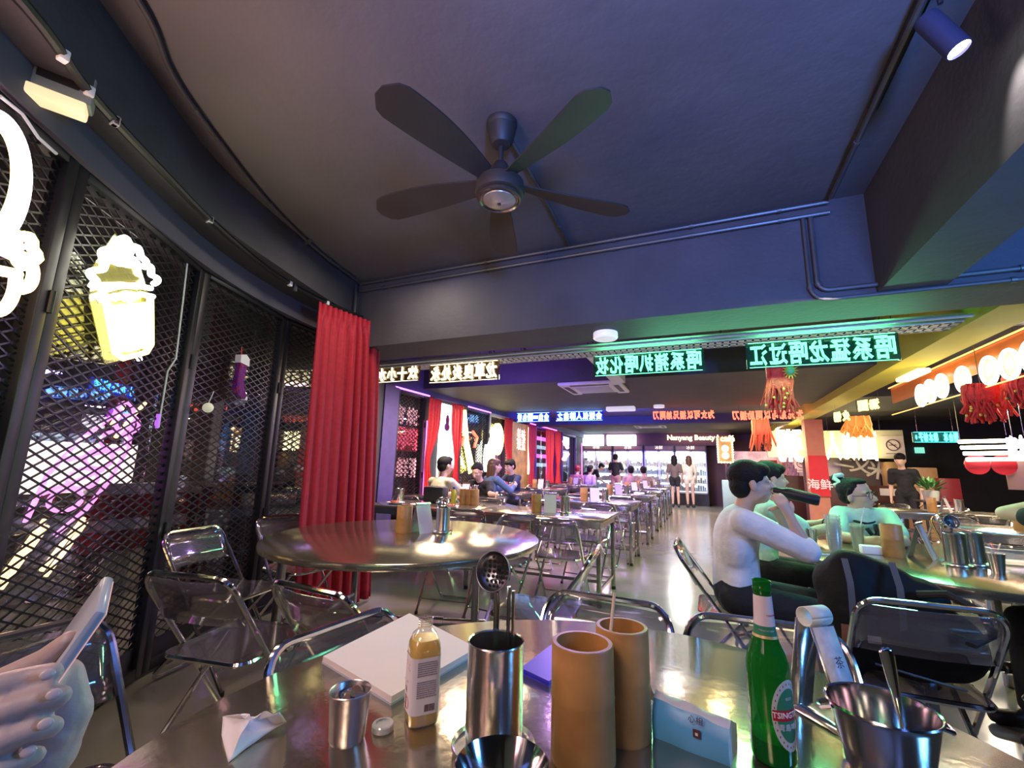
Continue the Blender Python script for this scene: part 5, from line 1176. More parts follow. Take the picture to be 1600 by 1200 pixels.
b1 = make_bamboo(); b1.location = (-.198, .775, .75); b1.rotation_euler = (0, 0, 1); b1.scale = (.98, .98, .98); b1['label'] = 'front bamboo cup in the middle of our table'
b2 = make_bamboo(); b2.location = (-.150, .870, .75); b2.rotation_euler = (0, 0, 2.2); b2.scale = (.90, .90, 1.0); b2['label'] = 'rear bamboo cup holding a straw on our table'
s0 = Vector((-.175, .80, .772)); s1 = aty(960, 926, .86)
tag(MB().tube([s0, s1], .0028, 8).build('chopstick', mat('pale_wood', (.80, .58, .42), .5, noise=.15)), 'thin pale stick leaning in the front bamboo cup', 'stick')
# blue notebook
q = [atz(812, 1046, .757), atz(866, 1005, .757), atz(905, 1030, .757), atz(858, 1068, .757)]; c_ = sum(q, Vector())/4; c_.z = .75
b = thing('notebook', 'deep blue folded notebook behind the bamboo cups', 'notebook', c_); MB().prism([((p-c_).x, (p-c_).y) for p in q][::1], .0, .003).build('cover', mat('blue_cover', (.02, .02, .55), .35, noise=.1), b, smooth=0); MB().prism([((p-c_).x*.97, (p-c_).y*.97) for p in q], .003, .010).build('top_cover', MATS['blue_cover'], b, smooth=0)
# tissue packet
pa_, pb_ = atz(1020, 1152, .75), atz(1141, 1199, .75); dd = (pb_-pa_); Wd = dd.length; an = math.atan2(dd.y, dd.x)
tp = thing('tissue_packet', 'blue and white soft tissue packet on our table', 'tissue packet', ((pa_+pb_)/2), an)
D = .058; Hh = .062
prof = [(0, 0), (-.004, .02), (0, .043), (.010, Hh-.004), (.022, Hh+.004), (.04, Hh-.006), (D, .045), (D+.003, .02), (D, 0)]
BLU_T = mat('tissue_blue', (.10, .42, .80), .35, noise=.12, nscale=6); WHT_T = mat('tissue_white', (.75, .76, .85), .4, noise=.05)
def band(z0, z1, m, nm, inf=0):
    mb = MB(); n = 14; vs = []; fs = []
    pr = [p for p in prof]; 
    for i in range(n+1):
        u = i/n; x = (u-.5)*Wd; s = 1-.16*u
        for j, (y, z) in enumerate(pr): vs.append((x, y*(1)+.0015*math.sin(9*u+j), z*s+.0012*math.sin(13*u+j*2)*(1 if z > .01 else 0)))
    k = len(pr)
    for i in range(n):
        for j in range(k-1):
            zc = (pr[j][1]+pr[j+1][1])/2
            if z0 <= j < z1: fs.append((i*k+j, (i+1)*k+j, (i+1)*k+j+1, i*k+j+1))
    if inf: fs += [tuple(range(k)), tuple(range(n*k, n*k+k))[::-1]]
    return mb.add(vs, fs).build(nm, m, tp, smooth=60)
band(0, 3, BLU_T, 'blue_wrap', 0); band(3, 8, WHT_T, 'white_wrap', 1)
fp = MB(); fp.grid(lambda u, v: (-Wd/2-.008*v+.035*u*(1-v), .012+.004*v, .050+.028*v*(1-u)), 6, 5); o = fp.build('torn_flap', WHT_T, tp, smooth=60)
MB().bbox((-.004+.012, -.0062, .026), (.010+.010, -.0035, .038), .001).build('printed_badge', INK, tp); MB().box((.012, -.0068, .030), (.016, -.0062, .034)).build('badge_mark', WHT_T, tp, smooth=0)
put_text('心相', .012, INK, 'lettering', tp, (.012, -.003, .050), (math.radians(75), 0, 0), .0002)
# beer bottle
BG = bpy.data.materials.new('green_glass'); BG.use_nodes = True; bb_ = BG.node_tree.nodes['Principled BSDF']; bb_.inputs['Base Color'].default_value = (.012, .22, .03, 1); bb_.inputs['Roughness'].default_value = .05; bb_.inputs['Coat Weight'].default_value = .6
gt = BG.node_tree.nodes.new('ShaderNodeBsdfTransparent'); gt.inputs[0].default_value = (.10, .62, .16, 1); gm = BG.node_tree.nodes.new('ShaderNodeMixShader'); gm.inputs[0].default_value = .45
BG.node_tree.links.new(gt.outputs[0], gm.inputs[1]); BG.node_tree.links.new(bb_.outputs[0], gm.inputs[2]); BG.node_tree.links.new(gm.outputs[0], BG.node_tree.nodes['Material Output'].inputs[0])
beer = thing('beer_bottle', 'open green glass beer bottle with oval label on our table', 'bottle', (.080, .905, .75), math.radians(-4))
MB().lathe([(0, .003), (.026, 0), (.031, .003), (.0325, .010), (.0325, .125), (.0320, .140), (.028, .158), (.0205, .176), (.0165, .190), (.0150, .210), (.0135, .245), (.0132, .250), (.0148, .252), (.0150, .258), (.0138, .260), (.0138, .266), (.0142, .269), (.0125, .270), (.0105, .269), (.0105, .255)], 48, cap=False).build('bottle', BG, beer, smooth=50)
MB().lathe([(0, .004), (.030, .004), (.031, .02), (.031, .035), (0, .035)], 36).build('beer', mat('beer_dregs', (.02, .10, .01), .1, noise=.2), beer)
NKL = mat('neck_label', (.72, .62, .68), .4, noise=.06); GRL = mat('label_green', (.03, .22, .12), .4, noise=.1); GDL = mat('label_gold', (.75, .60, .25), .35, .4, noise=.1); RDL = mat('label_maroon', (.45, .01, .03), .4, noise=.1); SVL = mat('label_silver', (.62, .66, .70), .35, .2, noise=.1)
def nr(z): 
    P = [(.176, .0205), (.190, .0165), (.210, .0150), (.245, .0135)]
    for a, b in zip(P, P[1:]):
        if z <= b[0]: return a[1]+(b[1]-a[1])*(z-a[0])/(b[0]-a[0])
    return .0135
MB().lathe([(nr(z)+.0004, z) for z in (.200, .21, .222, .234, .246)], 40, cap=False).build('neck_label', NKL, beer); MB().lathe([(nr(z)+.0005, z) for z in (.186, .192, .200)], 40, cap=False).build('neck_band', GRL, beer); MB().lathe([(nr(z)+.0006, z) for z in (.182, .186)], 40, cap=False).build('gold_band', GDL, beer)
LA = math.radians(50)    # label centre turned to the right of the camera
def onb(cx, cz, pts, R, a0=LA): return [((R)*math.sin(a0+(x+cx)/R), -(R)*math.cos(a0+(x+cx)/R), cz+z) for x, z in pts]
def disc(rx, rz, R, m, nm, cz=.078, ring=None):
    n = 48; vs = []; fs = []; rr = 8; r0 = ring if ring else 0
    for j in range(rr+1):
        f_ = r0+(1-r0)*j/rr
        vs += onb(0, cz, [(rx*f_*math.cos(2*PI*i/n), rz*f_*math.sin(2*PI*i/n)) for i in range(n)], R)
    for j in range(rr):
        for i in range(n): fs.append((j*n+i, j*n+(i+1) % n, (j+1)*n+(i+1) % n, (j+1)*n+i))
    return MB().add(vs, fs).build(nm, m, beer, smooth=80)
disc(.0285, .050, .0328, SVL, 'label_border', ring=.74); disc(.0215, .038, .0329, GRL, 'oval_label')
n = 20; w2 = .0275
MB().add(sum([onb(0, .078, [(-w2+2*w2*i/n, -.0075), (-w2+2*w2*i/n, .0075)], .0332) for i in range(n+1)], []), [(2*i, 2*i+2, 2*i+3, 2*i+1) for i in range(n)]).build('red_ribbon', RDL, beer, smooth=80)
def blabel(txt, size, m, cz, nm, bold=.0):
    me = text_mesh(txt, size, .0001, bold); me.materials.clear(); me.materials.append(m)
    for v in me.vertices:
        x, y, z = v.co; a = LA+x/.0334; R = .0334+z; v.co = Vector((R*math.sin(a), -R*math.cos(a), cz+y))
    o = bpy.data.objects.new(nm, me); COL.objects.link(o); o.parent = beer; return o
blabel('TSINGTAO', .0115, PAPER, .078, 'lettering', .0002); blabel('青島啤酒', .0105, SVL, .061, 'lettering', .0001); blabel('BEER', .006, SVL, .101, 'lettering')
me_l = MB()
for k in range(26):
    a = 2*PI*k/26
    if abs(math.sin(a)) < .2: continue
    me_l.add(onb(.0250*math.cos(a), .078+.044*math.sin(a), [(-.0007, -.0014), (.0007, -.0014), (.0007, .0014), (-.0007, .0014)], .0331), [(0, 1, 2, 3)])
me_l.build('border_print', INK, beer, smooth=0)['kind'] = 'stuff'
me = text_mesh('TSINGTAO', .0040, .0001); me.materials.clear(); me.materials.append(RDL)
for v in me.vertices: x, y, z = v.co; a = LA+x/.0150; v.co = Vector(((.0152+z)*math.sin(a), -(.0152+z)*math.cos(a), .2165+y))
o = bpy.data.objects.new('lettering', me); COL.objects.link(o); o.parent = beer
me = text_mesh('TSINGTAO BEER', .0034, .0001); me.materials.clear(); me.materials.append(SVL)
for v in me.vertices: x, y, z = v.co; a = LA*.2+x/.0166; v.co = Vector(((.0168+z)*math.sin(a), -(.0168+z)*math.cos(a), .1935+y))
o = bpy.data.objects.new('lettering', me); COL.objects.link(o); o.parent = beer
# steel menu stand with ring top
mst = thing('menu_stand', 'bent steel menu stand with ring top and printed strip beside the ice bucket', 'menu stand', (.170, 1.10, .75), math.radians(-50))
Mx = Matrix(((0, 0, 1, 0), (1, 0, 0, 0), (0, 1, 0, 0), (0, 0, 0, 1)))
def strip(P, th=.0012, x0=-.02, x1=.02, m=STEEL, nm='sheet', ax=True):
    """sheet bent along path P in the local XZ plane, width along Y"""
    vs = []; fs = []; k = len(P)
    for (x, z) in P: vs += [(x, x0, z), (x, x1, z)]
    for i in range(k-1): fs.append((2*i, 2*i+1, 2*i+3, 2*i+2))
    o = MB().add(vs, fs).build(nm, m, mst, smooth=60); md = o.modifiers.new('t', 'SOLIDIFY'); md.thickness = th; return o
ring = [(.020+.017*math.cos(a), .178+.017*math.sin(a)) for a in [math.radians(-150+300*i/18) for i in range(19)]]
strip([(.004, .172), (-.028, .004), (-.026, .001), (.085, .001), (.087, .004), (.034, .165)], x0=-.03, x1=.03)
strip([(.020+.0175*math.cos(a), .178+.0175*math.sin(a)) for a in [2*PI*i/24 for i in range(25)]], x0=-.026, x1=.026, nm='ring_top', m=WHITE)
strip([(.0885, .006), (.0365, .163)], th=.001, x0=-.026, x1=.026, m=mat('printed_strip', (.66, .68, .74), .4, color2=(.45, .48, .58), nscale=60), nm='printed_strip')
for k, s in enumerate('北京茶'): put_text(s, .02, INK, 'character', mst, (.0905-.013*k-.002, 0, .03+.04*k), (math.radians(72), 0, PI/2), .0002)
# ice bucket
ib = thing('ice_bucket', 'steel ice bucket with rolled rim at the bottom right of our table', 'bucket', (.240, .955, .75))
IB = mat('bucket_steel', (.60, .58, .60), .14, 1.0, noise=.05)
MB().lathe([(0, 0), (.054, 0), (.057, .004), (.058, .025), (.0595, .027), (.060, .030), (.0705, .080), (.074, .087), (.0755, .089), (.074, .0915), (.0715, .090), (.0685, .080), (.055, .008), (0, .006)], 64).build('body', IB, ib)
for s in (-1, 1):
    MB().tube([(s*.070, -.012, .078), (s*.083, -.010, .074), (s*.085, 0, .072), (s*.083, .010, .074), (s*.070, .012, .078)], .0035, 6).build('ear', IB, ib)
spn = thing('spoon', 'steel spoon standing in the ice bucket, handle up', 'spoon', (.262, .985, .757), math.radians(18))
def sp(u, v):
    w_ = .0040+.0085*max(0, (v-.35)/.65)**.8*(1 if v < .93 else math.sqrt(max(0, 1-((v-.93)/.071)**2)))
    return ((u-.5)*2*w_, -.002*math.cos((u-.5)*PI)+.018*(v**1.5)-.02, .012+v*.150)
o = MB().grid(sp, 6, 24).build('handle', CHROME, spn, smooth=80); md = o.modifiers.new('t', 'SOLIDIFY'); md.thickness = .0018
MB().ell((0, -.02, .018), (.016, .004, .016), 14, 8).build('bowl', CHROME, spn)
# ================================================================ PEOPLE
def V(*a): return Vector(a)
def hand_parts(w, d, n, sgn=1, curl=.5, s=1.0, fr=.0085):
    """palm, five fingers: w wrist, d pointing direction, n the way the palm faces"""
    d = Vector(d).normalized(); n = (Vector(n)-d*Vector(n).dot(d)).normalized(); a = d.cross(n)*sgn; w = Vector(w); P = []
    P += [('c', w, w+d*.075*s+a*.016*s, .022*s, .015*s), ('c', w, w+d*.075*s-a*.016*s, .022*s, .015*s), ('c', w+a*.01*s, w+d*.07*s, .02*s, .017*s)]
    for k, (off, L) in enumerate([(.030, .070), (.010, .080), (-.010, .074), (-.029, .058)]):
        p = w+d*.078*s+a*off*s; t = curl*(1+.12*k); dd = d
        for j, f in enumerate((.45, .32, .26)):
            t2 = t*(.55+.45*j); dirv = (dd*math.cos(t2)+n*math.sin(t2)); q = p+dirv*L*f*s; P.append(('c', p, q, fr*s*(1-.08*j), fr*s*(.92-.08*j))); p = q
            dd, n2 = dirv, None; 
            # keep bending toward the palm
            nn = (n-dirv*n.dot(dirv)); n_ = nn.normalized() if nn.length > 1e-3 else -d; dd = dirv; n_keep = n_; t = curl*.9
            n = n_keep
        n = (Vector(n)-d*Vector(n).dot(d)); n = n.normalized() if n.length > 1e-3 else (d.cross(a)*-sgn).normalized()
        n = (a.cross(d)*sgn).normalized()
    p = w+d*.022*s+a*.020*s; q = p+(d*.6+a*.75+n*.25).normalized()*.036*s; r = q+(d*.85+a*.25+n*.35).normalized()*.028*s
    P += [('c', p, q, .0135*s, .0105*s), ('c', q, r, .0105*s, .0085*s)]
    return P
def head_parts(h, f, u, s=1.08):
    """skull, jaw, nose, ears, lips"""
    f = Vector(f).normalized(); u = (Vector(u)-f*Vector(u).dot(f)).normalized(); r = f.cross(u); R = Matrix((r, f, u)).transposed(); h = Vector(h)
    def L(x, y, z): return h+(r*x+f*y+u*z)*s
    return [('e', L(0, -.012, .030), (.073*s, .092*s, .080*s), R), ('e', L(0, .012, -.030), (.060*s, .075*s, .078*s), R), ('e', L(0, .040, -.078), (.034*s, .036*s, .026*s), R), ('c', L(0, .080, .012), L(0, .106, -.022), .010*s, .0135*s),
            ('e', L(0, .098, -.024), (.017*s, .012*s, .010*s), R), ('e', L(0, .082, -.052), (.023*s, .012*s, .011*s), R), ('e', L(.078, -.005, -.010), (.010*s, .020*s, .030*s), R), ('e', L(-.078, -.005, -.010), (.010*s, .020*s, .030*s), R),
            ('e', L(.030, .066, .020), (.026*s, .014*s, .011*s), R), ('e', L(-.030, .066, .020), (.026*s, .014*s, .011*s), R), ('e', L(.034, .052, -.022), (.026*s, .026*s, .022*s), R), ('e', L(-.034, .052, -.022), (.026*s, .026*s, .022*s), R)], L, R
EYEW = mat('eye_white', (.75, .72, .70), .2); EYED = mat('eye_dark', (.02, .012, .01), .1); LIP = mat('lips', (.50, .20, .17), .4, noise=.1)
def cmat(name, c, r=.8): return mat(name, c, r, noise=.12, nscale=14, bump=.7, bscale=11)
def person(label, loc, rz, pose='sit', lean=.15, yaw=0, pitch=0, arms=None, shirt=None, legs=None, shoes=BLACK, hair='short', sleeve='short', shorts=False, voxel=.012, group=None, face=True, s=1.0, hipz=None, hm=None, knees=None, headf=None, handn=None, hs=1.0, bulk=1.0):
    o = thing('person', label, 'person', loc, rz, group)
    hz = hipz if hipz else (.53 if pose == 'sit' else .92)
    pel = V(0, 0, hz); up = V(0, math.sin(lean), math.cos(lean)); chest = pel+up*.30+V(0, -.02, 0); neck = pel+up*.475; hu = V(0, math.sin(lean*.6+(.25 if headf is None else 0)*0), math.cos(lean*.6))
    head = neck+hu*.155+V(0, .025, 0)
    if headf is not None: head = V(*headf)
    f = V(math.sin(yaw)*math.cos(pitch), math.cos(yaw)*math.cos(pitch), math.sin(pitch))
    B, L, R = head_parts(head, f, V(0, .0, 1)+V(0, math.sin(lean)*.4, 0))
    B.append(('c', neck-up*.03, head-V(0, .0, .05)-f*.015, .054, .050))
    sh = [neck+V(x*bulk if bulk < 1 else x, -.005, 0)-up*.055 for x in (-.165, .165)]; hip = [pel+V(x, 0, -.0) for x in (-.09, .09)]
    if pose == 'sit':
        kn = knees or [V(-.12, .42, .50), V(.12, .42, .50)]; an = [V(k.x, k.y+.02, .09) for k in kn]
    else:
        kn = [V(-.085, .02, .49), V(.085, .01, .49)]; an = [V(-.09, -.02, .08), V(.09, -.01, .08)]
    if arms is None: arms = [(V(-.22, .0, sh[0].z-.28), V(-.22, .08, sh[0].z-.50)), (V(.22, .0, sh[1].z-.28), V(.22, .08, sh[1].z-.50))]
    T_ = [('e', chest, (.155*bulk, .098*bulk**2, .20), Euler((-lean, 0, 0)).to_matrix()), ('e', pel+up*.06, (.150, .105, .15), Euler((-lean, 0, 0)).to_matrix()), ('c', sh[0]+V(.03, 0, 0), sh[1]-V(.03, 0, 0), .062, .062), ('c', chest-up*.05, pel+up*.05, .118, .125), ('c', neck-up*.07, neck-up*.03, .085, .062)]
    body = list(B)+[('e', c[1], tuple(x*.9 for x in c[2]), c[3]) if c[0] == 'e' else (c[0], c[1], c[2], c[3]*.9, c[4]*.9) for c in T_]
    sl = []
    for i, (el, wr) in enumerate(arms):
        a = Vector(sh[i]); el = V(*el); wr = V(*wr); body += [('c', a, el, .043, .036), ('c', el, el.lerp(wr, .35), .037, .036), ('c', el.lerp(wr, .35), wr, .036, .024)]
        hd = (wr-el).normalized(); nn = handn[i] if handn and handn[i] is not None else (V(1, .2, 0) if i == 0 else V(-1, .2, 0))
        body += hand_parts(wr, hd, nn, 1 if i == 0 else -1, .55, hs, .0085 if voxel < .009 else .011)
        if sleeve == 'short': sl += [('c', a, a.lerp(el, .72), .064, .058)]
        else: e = el.lerp(wr, .12 if sleeve == 'elbow' else .85); sl += [('c', a, el, .070 if sleeve == 'elbow' else .062, .062 if sleeve == 'elbow' else .052), ('c', el, e, .060 if sleeve == 'elbow' else .052, .056 if sleeve == 'elbow' else .038)]
    for h_, k, a in zip(hip, kn, an):
        body += [('c', h_, k, .075, .052), ('c', k, k.lerp(a, .35), .050, .052), ('c', k.lerp(a, .35), a, .052, .033), ('c', a-V(0, .03, .03), a+V(0, .12, -.05), .034, .026)]
    blob('body', body, SKIN, voxel, o)
    blob('shirt', T_+sl, shirt, max(voxel, .010), o, 5)
    lg = [('e', pel+up*.02, (.158, .120, .13), None)]
    for h_, k, a in zip(hip, kn, an):
        if shorts: lg += [('c', h_, h_.lerp(k, .80 if shorts is True else shorts), .096, .078)]
        else: lg += [('c', h_, k, .092, .068), ('c', k, a+V(0, 0, .02), .066, .050)]
    blob('trousers', lg, legs, max(voxel, .010), o, 5)
    for i, a in enumerate(an):
        blob('shoe', [('c', a+V(0, -.045, -.045), a+V(0, .14, -.055), .043, .036), ('c', a+V(0, -.02, -.01), a+V(0, .03, -.045), .042, .040)], shoes, .011, o, 3)
    hm = hm or HAIR
    if hair == 'short': hp = [('e', L(0, -.020, .046), (.083, .094, .078), R), ('e', L(0, .030, .082), (.066, .062, .036), R), ('e', L(0, -.052, -.005), (.074, .056, .066), R)]
    elif hair == 'fringe': hp = [('e', L(0, -.020, .046), (.085, .096, .080), R), ('e', L(0, .045, .068), (.068, .052, .038), R), ('e', L(0, -.052, -.010), (.076, .058, .070), R), ('c', L(.074, .02, .05), L(.078, .012, .005), .015, .007), ('c', L(-.074, .02, .05), L(-.078, .012, .005), .015, .007)]
    elif hair == 'bun': hp = [('e', L(0, -.024, .040), (.078, .090, .074), R), ('e', L(0, .010, .088), (.056, .058, .022), R), ('e', L(0, -.050, -.006), (.070, .052, .056), R), ('c', L(.075, .0, .04), L(.074, -.02, -.04), .012, .014), ('c', L(-.075, .0, .04), L(-.074, -.02, -.04), .012, .014)]
    else:
        bk = L(0, -.07, -.02); hp = [('e', L(0, -.020, .046), (.086, .098, .080), R), ('e', L(0, .035, .076), (.066, .056, .034), R), ('c', L(0, -.05, .0), bk-V(0, 0, .26), .085, .06), ('c', L(.062, -.03, .0), bk+R @ V(.06, .02, 0)-V(0, 0, .24), .04, .028), ('c', L(-.062, -.03, .0), bk+R @ V(-.06, .02, 0)-V(0, 0, .24), .04, .028)]
    hp = [(h_[0], h_[1], tuple(x*1.09 for x in h_[2]), h_[3]) if h_[0] == 'e' else h_ for h_ in hp]
    blob('hair', hp, hm, max(voxel*.8, .006), o, 3)
    if face:
        for x in (-.031, .031):
            MB().ell((0, 0, 0), (.0125, .006, .0060), 10, 8, T(*L(x, .0795, .004)) @ R.to_4x4()).build('eye', EYEW, o)
            MB().ell((0, 0, 0), (.0055, .004, .0055), 8, 6, T(*L(x, .0835, .004)) @ R.to_4x4()).build('pupil', EYED, o)
            MB().tube([L(x-.017, .082, .022), L(x, .087, .028), L(x+.017, .081, .023)], .0028, 5).build('eyebrow', HAIR, o)
        MB().ell((0, 0, 0), (.021, .006, .0065), 12, 8, T(*L(0, .0925, -.052)) @ R.to_4x4()).build('lips', LIP, o)
    o['_L'] = 0; del o['_L']
    return o, L, R
WSH = cmat('white_tshirt', (.78, .76, .82)); MINT = cmat('mint_shirt', (.50, .80, .62)); BLK = cmat('black_cloth', (.012, .012, .016)); BEI = cmat('beige_tshirt', (.62, .55, .40)); GRY = cmat('grey_cloth', (.18, .18, .19)); DEN = cmat('denim', (.10, .17, .28)); BRN = cmat('brown_top', (.14, .10, .09)); CRM = cmat('cream_top', (.75, .68, .55)); PNK = cmat('dusty_pink', (.42, .26, .24)); LIL = cmat('lilac_top', (.45, .35, .55)); NAV = cmat('navy_cloth', (.02, .03, .08))
# man in white drinking, facing +x; local x -> -y world... placed so that local +y is world +x
def w2l(P, loc, rz): 
    q = Vector(P)-Vector(loc); return RZ(-rz) @ q
ML = (.13, 2.95, 0); MR = math.radians(-90)
def ml(x, y, z): return V(*w2l((x, y, z), ML, MR))
# with rz=-90 local +x points to world -y (towards the camera)
man, L, R = person('man in a white T-shirt drinking from a black bottle, elbow on the table', ML, MR, 'sit', lean=.13, yaw=-.10, pitch=.05,
    arms=[(ml(.46, 3.12, .80), ml(.39, 3.00, .94)), (ml(.47, 2.80, .805), ml(.405, 2.80, .965))], shirt=WSH, legs=BLK, hair='fringe', sleeve='elbow', voxel=.0075, headf=ml(.245, 2.92, 1.135), handn=[V(1, -.3, 0), V(-.9, -.4, 0)], hipz=.52, bulk=1.12)
a_ = ml(.350, 2.905, 1.105); b_ = ml(.545, 2.87, 1.060)
bo = thing('sports_bottle', 'long black drinking bottle with carry ring held at the mouth of the man in white', 'bottle', Vector(ML)+RZ(MR) @ a_)
q = RZ(MR) @ (b_-a_); Mq = q.to_track_quat('Z', 'Y').to_matrix().to_4x4()
MB().lathe([(0, 0), (.014, .0), (.017, .01), (.018, .045), (.026, .06), (.030, .075), (.031, q.length), (.026, q.length+.012), (0, q.length+.014)], 28, Mq).build('body', BLACK, bo)
MB().tube([Mq @ V(.018, .0, .03), Mq @ V(.045, 0, .035), Mq @ V(.050, 0, .06), Mq @ V(.03, 0, .075)], .004, 6).build('carry_ring', BLACK, bo)
# woman in mint shirt with bun and glasses
WL = (1.0, 4.10, 0); WR = math.radians(183)
def wl(x, y, z): return V(*w2l((x, y, z), WL, WR))
wom, L, R = person('smiling woman with glasses and a bun wearing a mint football shirt', WL, WR, 'sit', lean=.42, yaw=-.85, pitch=0, arms=[(wl(1.16, 3.74, .78), wl(1.08, 3.60, .79)), (wl(.82, 3.76, .78), wl(.92, 3.60, .79))], bulk=.82,
    shirt=MINT, legs=BLK, hair='bun', voxel=.0085, headf=wl(.985, 3.93, 1.055))
MB().ell((0, 0, 0), (.045, .04, .04), 12, 8, T(*L(.0, -.10, .095))).build('hair_bun', HAIR, wom)
MB().tube([L(.042*math.cos(a*PI/6), -.085+.02*math.cos(a*PI/6*4), .085+.042*math.sin(a*PI/6)) for a in range(12)], .017, 8, closed=True).build('scrunchie', cmat('mint_scrunchie', (.55, .72, .60)), wom)
for sx in (-1, 1): MB().tube([L(sx*.031+.024*math.cos(a*PI/8), .094, .003+.021*math.sin(a*PI/8)) for a in range(16)], .0018, 5, closed=True).tube([L(sx*.055, .092, .006), L(sx*.078, .01, .004)], .0017, 5).build('spectacles', BLACK, wom)
MB().tube([L(-.008, .096, .006), L(.008, .096, .006)], .0017, 5).build('nose_bridge', BLACK, wom)
ck = wl(1.0, 3.93, .90); 
MB().tube([wl(1.0+.075*math.cos(a*PI/10), 3.915-.05*math.sin(a*PI/10), .905-.035*max(0, math.sin(a*PI/10))) for a in range(20)], .009, 6, closed=True).build('collar', BLACK, wom)
lg = put_text('火', .13, BLK, 'shirt_print', wom, wl(1.04, 3.785, .80), (math.radians(105), 0, 0), .012, .004)
for k in range(3): MB().tube([wl(.82-.018*k+.02, 3.90, .905), wl(.775-.018*k+.02, 3.875, .87), wl(.755-.016*k+.02, 3.845, .83)], .0045, 5).build('shoulder_stripe', BLK, wom)
# person behind the man
person('person in a mint top mostly hidden behind the man in white', (.33, 3.78, 0), math.radians(-75), 'sit', lean=.12, shirt=MINT, legs=BLK, hair='fringe', voxel=.011, arms=[(V(-.18, .28, .80), V(-.08, .44, .84)), (V(.18, .28, .80), V(.08, .44, .84))], headf=V(0, .12, 1.15))
# window side people
TW = 'sleeve'
person('man seen from behind in a beige T-shirt and grey shorts at a window-side table', (-3.20, 5.02, 0), math.radians(-12), 'sit', lean=.22, yaw=.25, arms=[(V(-.25, .34, .79), V(-.10, .46, .80)), (V(.24, .30, .79), V(.12, .46, .82))], shirt=BEI, legs=GRY, shorts=.9, hair='short', voxel=.011, hs=1, hipz=.56)
person('woman in black bending over the window-side table opposite the man in beige', (-3.12, 6.40, 0), math.radians(172), 'sit', lean=.55, pitch=-.65, arms=[(V(-.28, .38, .79), V(-.42, .46, .80)), (V(.25, .36, .79), V(.12, .44, .84))], shirt=BLK, legs=BLK, hair='bun', voxel=.011, hipz=.56)
person('woman with long brown hair and denim jacket sitting with her back turned', (-3.22, 6.62, 0), math.radians(-35), 'sit', lean=.12, yaw=.3, arms=[(V(-.2, .28, .80), V(-.1, .42, .86)), (V(.2, .28, .80), V(.1, .42, .88))], shirt=DEN, legs=cmat('blue_jeans', (.08, .13, .22)), sleeve='long', hair='long', hm=mat('brown_hair', (.10, .05, .02), .5, noise=.3, nscale=40), voxel=.011, hipz=.56)
person('dark haired man in black facing the woman in denim at the window table', (-3.30, 7.95, 0), math.radians(155), 'sit', lean=.25, pitch=-.25, arms=[(V(-.24, .32, .79), V(-.1, .46, .86)), (V(.24, .32, .79), V(.1, .46, .82))], shirt=NAV, legs=BLK, sleeve='long', hair='fringe', voxel=.011, hipz=.58)
def at_floor(px, Y): p = aty(px, 740, Y); return (p.x, Y, 0)
person('person in black standing with hands in front of the lit fridge', at_floor(962, 15.2), math.radians(-10), 'stand', lean=.02, shirt=BLK, legs=cmat('pink_trousers', (.45, .25, .25)), hair='short', voxel=.016, face=False, arms=[(V(-.24, .05, 1.12), V(-.10, .22, 1.08)), (V(.24, .05, 1.12), V(.10, .22, 1.08))])
person('person in black stooping to look into the leftmost fridge', at_floor(915, 15.8), math.radians(-75), 'stand', lean=1.15, pitch=-.5, shirt=BLK, legs=BLK, hair='fringe', voxel=.016, face=False, arms=[(V(-.2, .45, .85), V(-.15, .62, .72)), (V(.2, .45, .85), V(.15, .62, .72))])
person('woman with dark hair in a brown top choosing from the fridge', at_floor(1054, 15.9), math.radians(5), 'stand', lean=.03, shirt=BRN, legs=BLK, shorts=.5, hair='long', voxel=.016, face=False)
person('long haired woman in a cream top and bare legs before the rightmost fridge', at_floor(1077, 16.1), math.radians(12), 'stand', lean=.03, shirt=CRM, legs=CRM, shorts=.3, hair='long', hm=mat('brown_hair2', (.12, .05, .02), .5, noise=.3, nscale=40), voxel=.016, face=False)
person('seated person in dusty pink with dark hair, left of the pair before the fridges', at_floor(986, 12.78), math.radians(10), 'sit', lean=.1, shirt=PNK, legs=BLK, hair='fringe', voxel=.016, face=False)
person('seated person in brown leaning close at the right of the pair before the fridges', at_floor(1006, 12.8), math.radians(12), 'sit', lean=.15, shirt=cmat('tan_top', (.40, .26, .18)), legs=BLK, hair='short', voxel=.016, face=False)
person('seated person in lilac at the farthest window-side table', at_floor(918, 12.75), math.radians(-25), 'sit', lean=.2, shirt=LIL, legs=BLK, hair='short', voxel=.016, face=False)
person('seated person with reddish hair at the farthest window-side table', at_floor(899, 12.7), math.radians(-15), 'sit', lean=.2, shirt=cmat('mauve_top', (.35, .15, .25)), legs=BLK, hair='bun', hm=mat('red_hair', (.25, .02, .04), .5, noise=.3), voxel=.016, face=False)
person('kitchen worker in a dark cap and shirt behind the counter', at_floor(1413, 10.7), math.radians(150), 'stand', lean=.25, pitch=-.4, shirt=BLK, legs=BLK, hair='short', voxel=.016, face=False, s=1, hipz=.86)
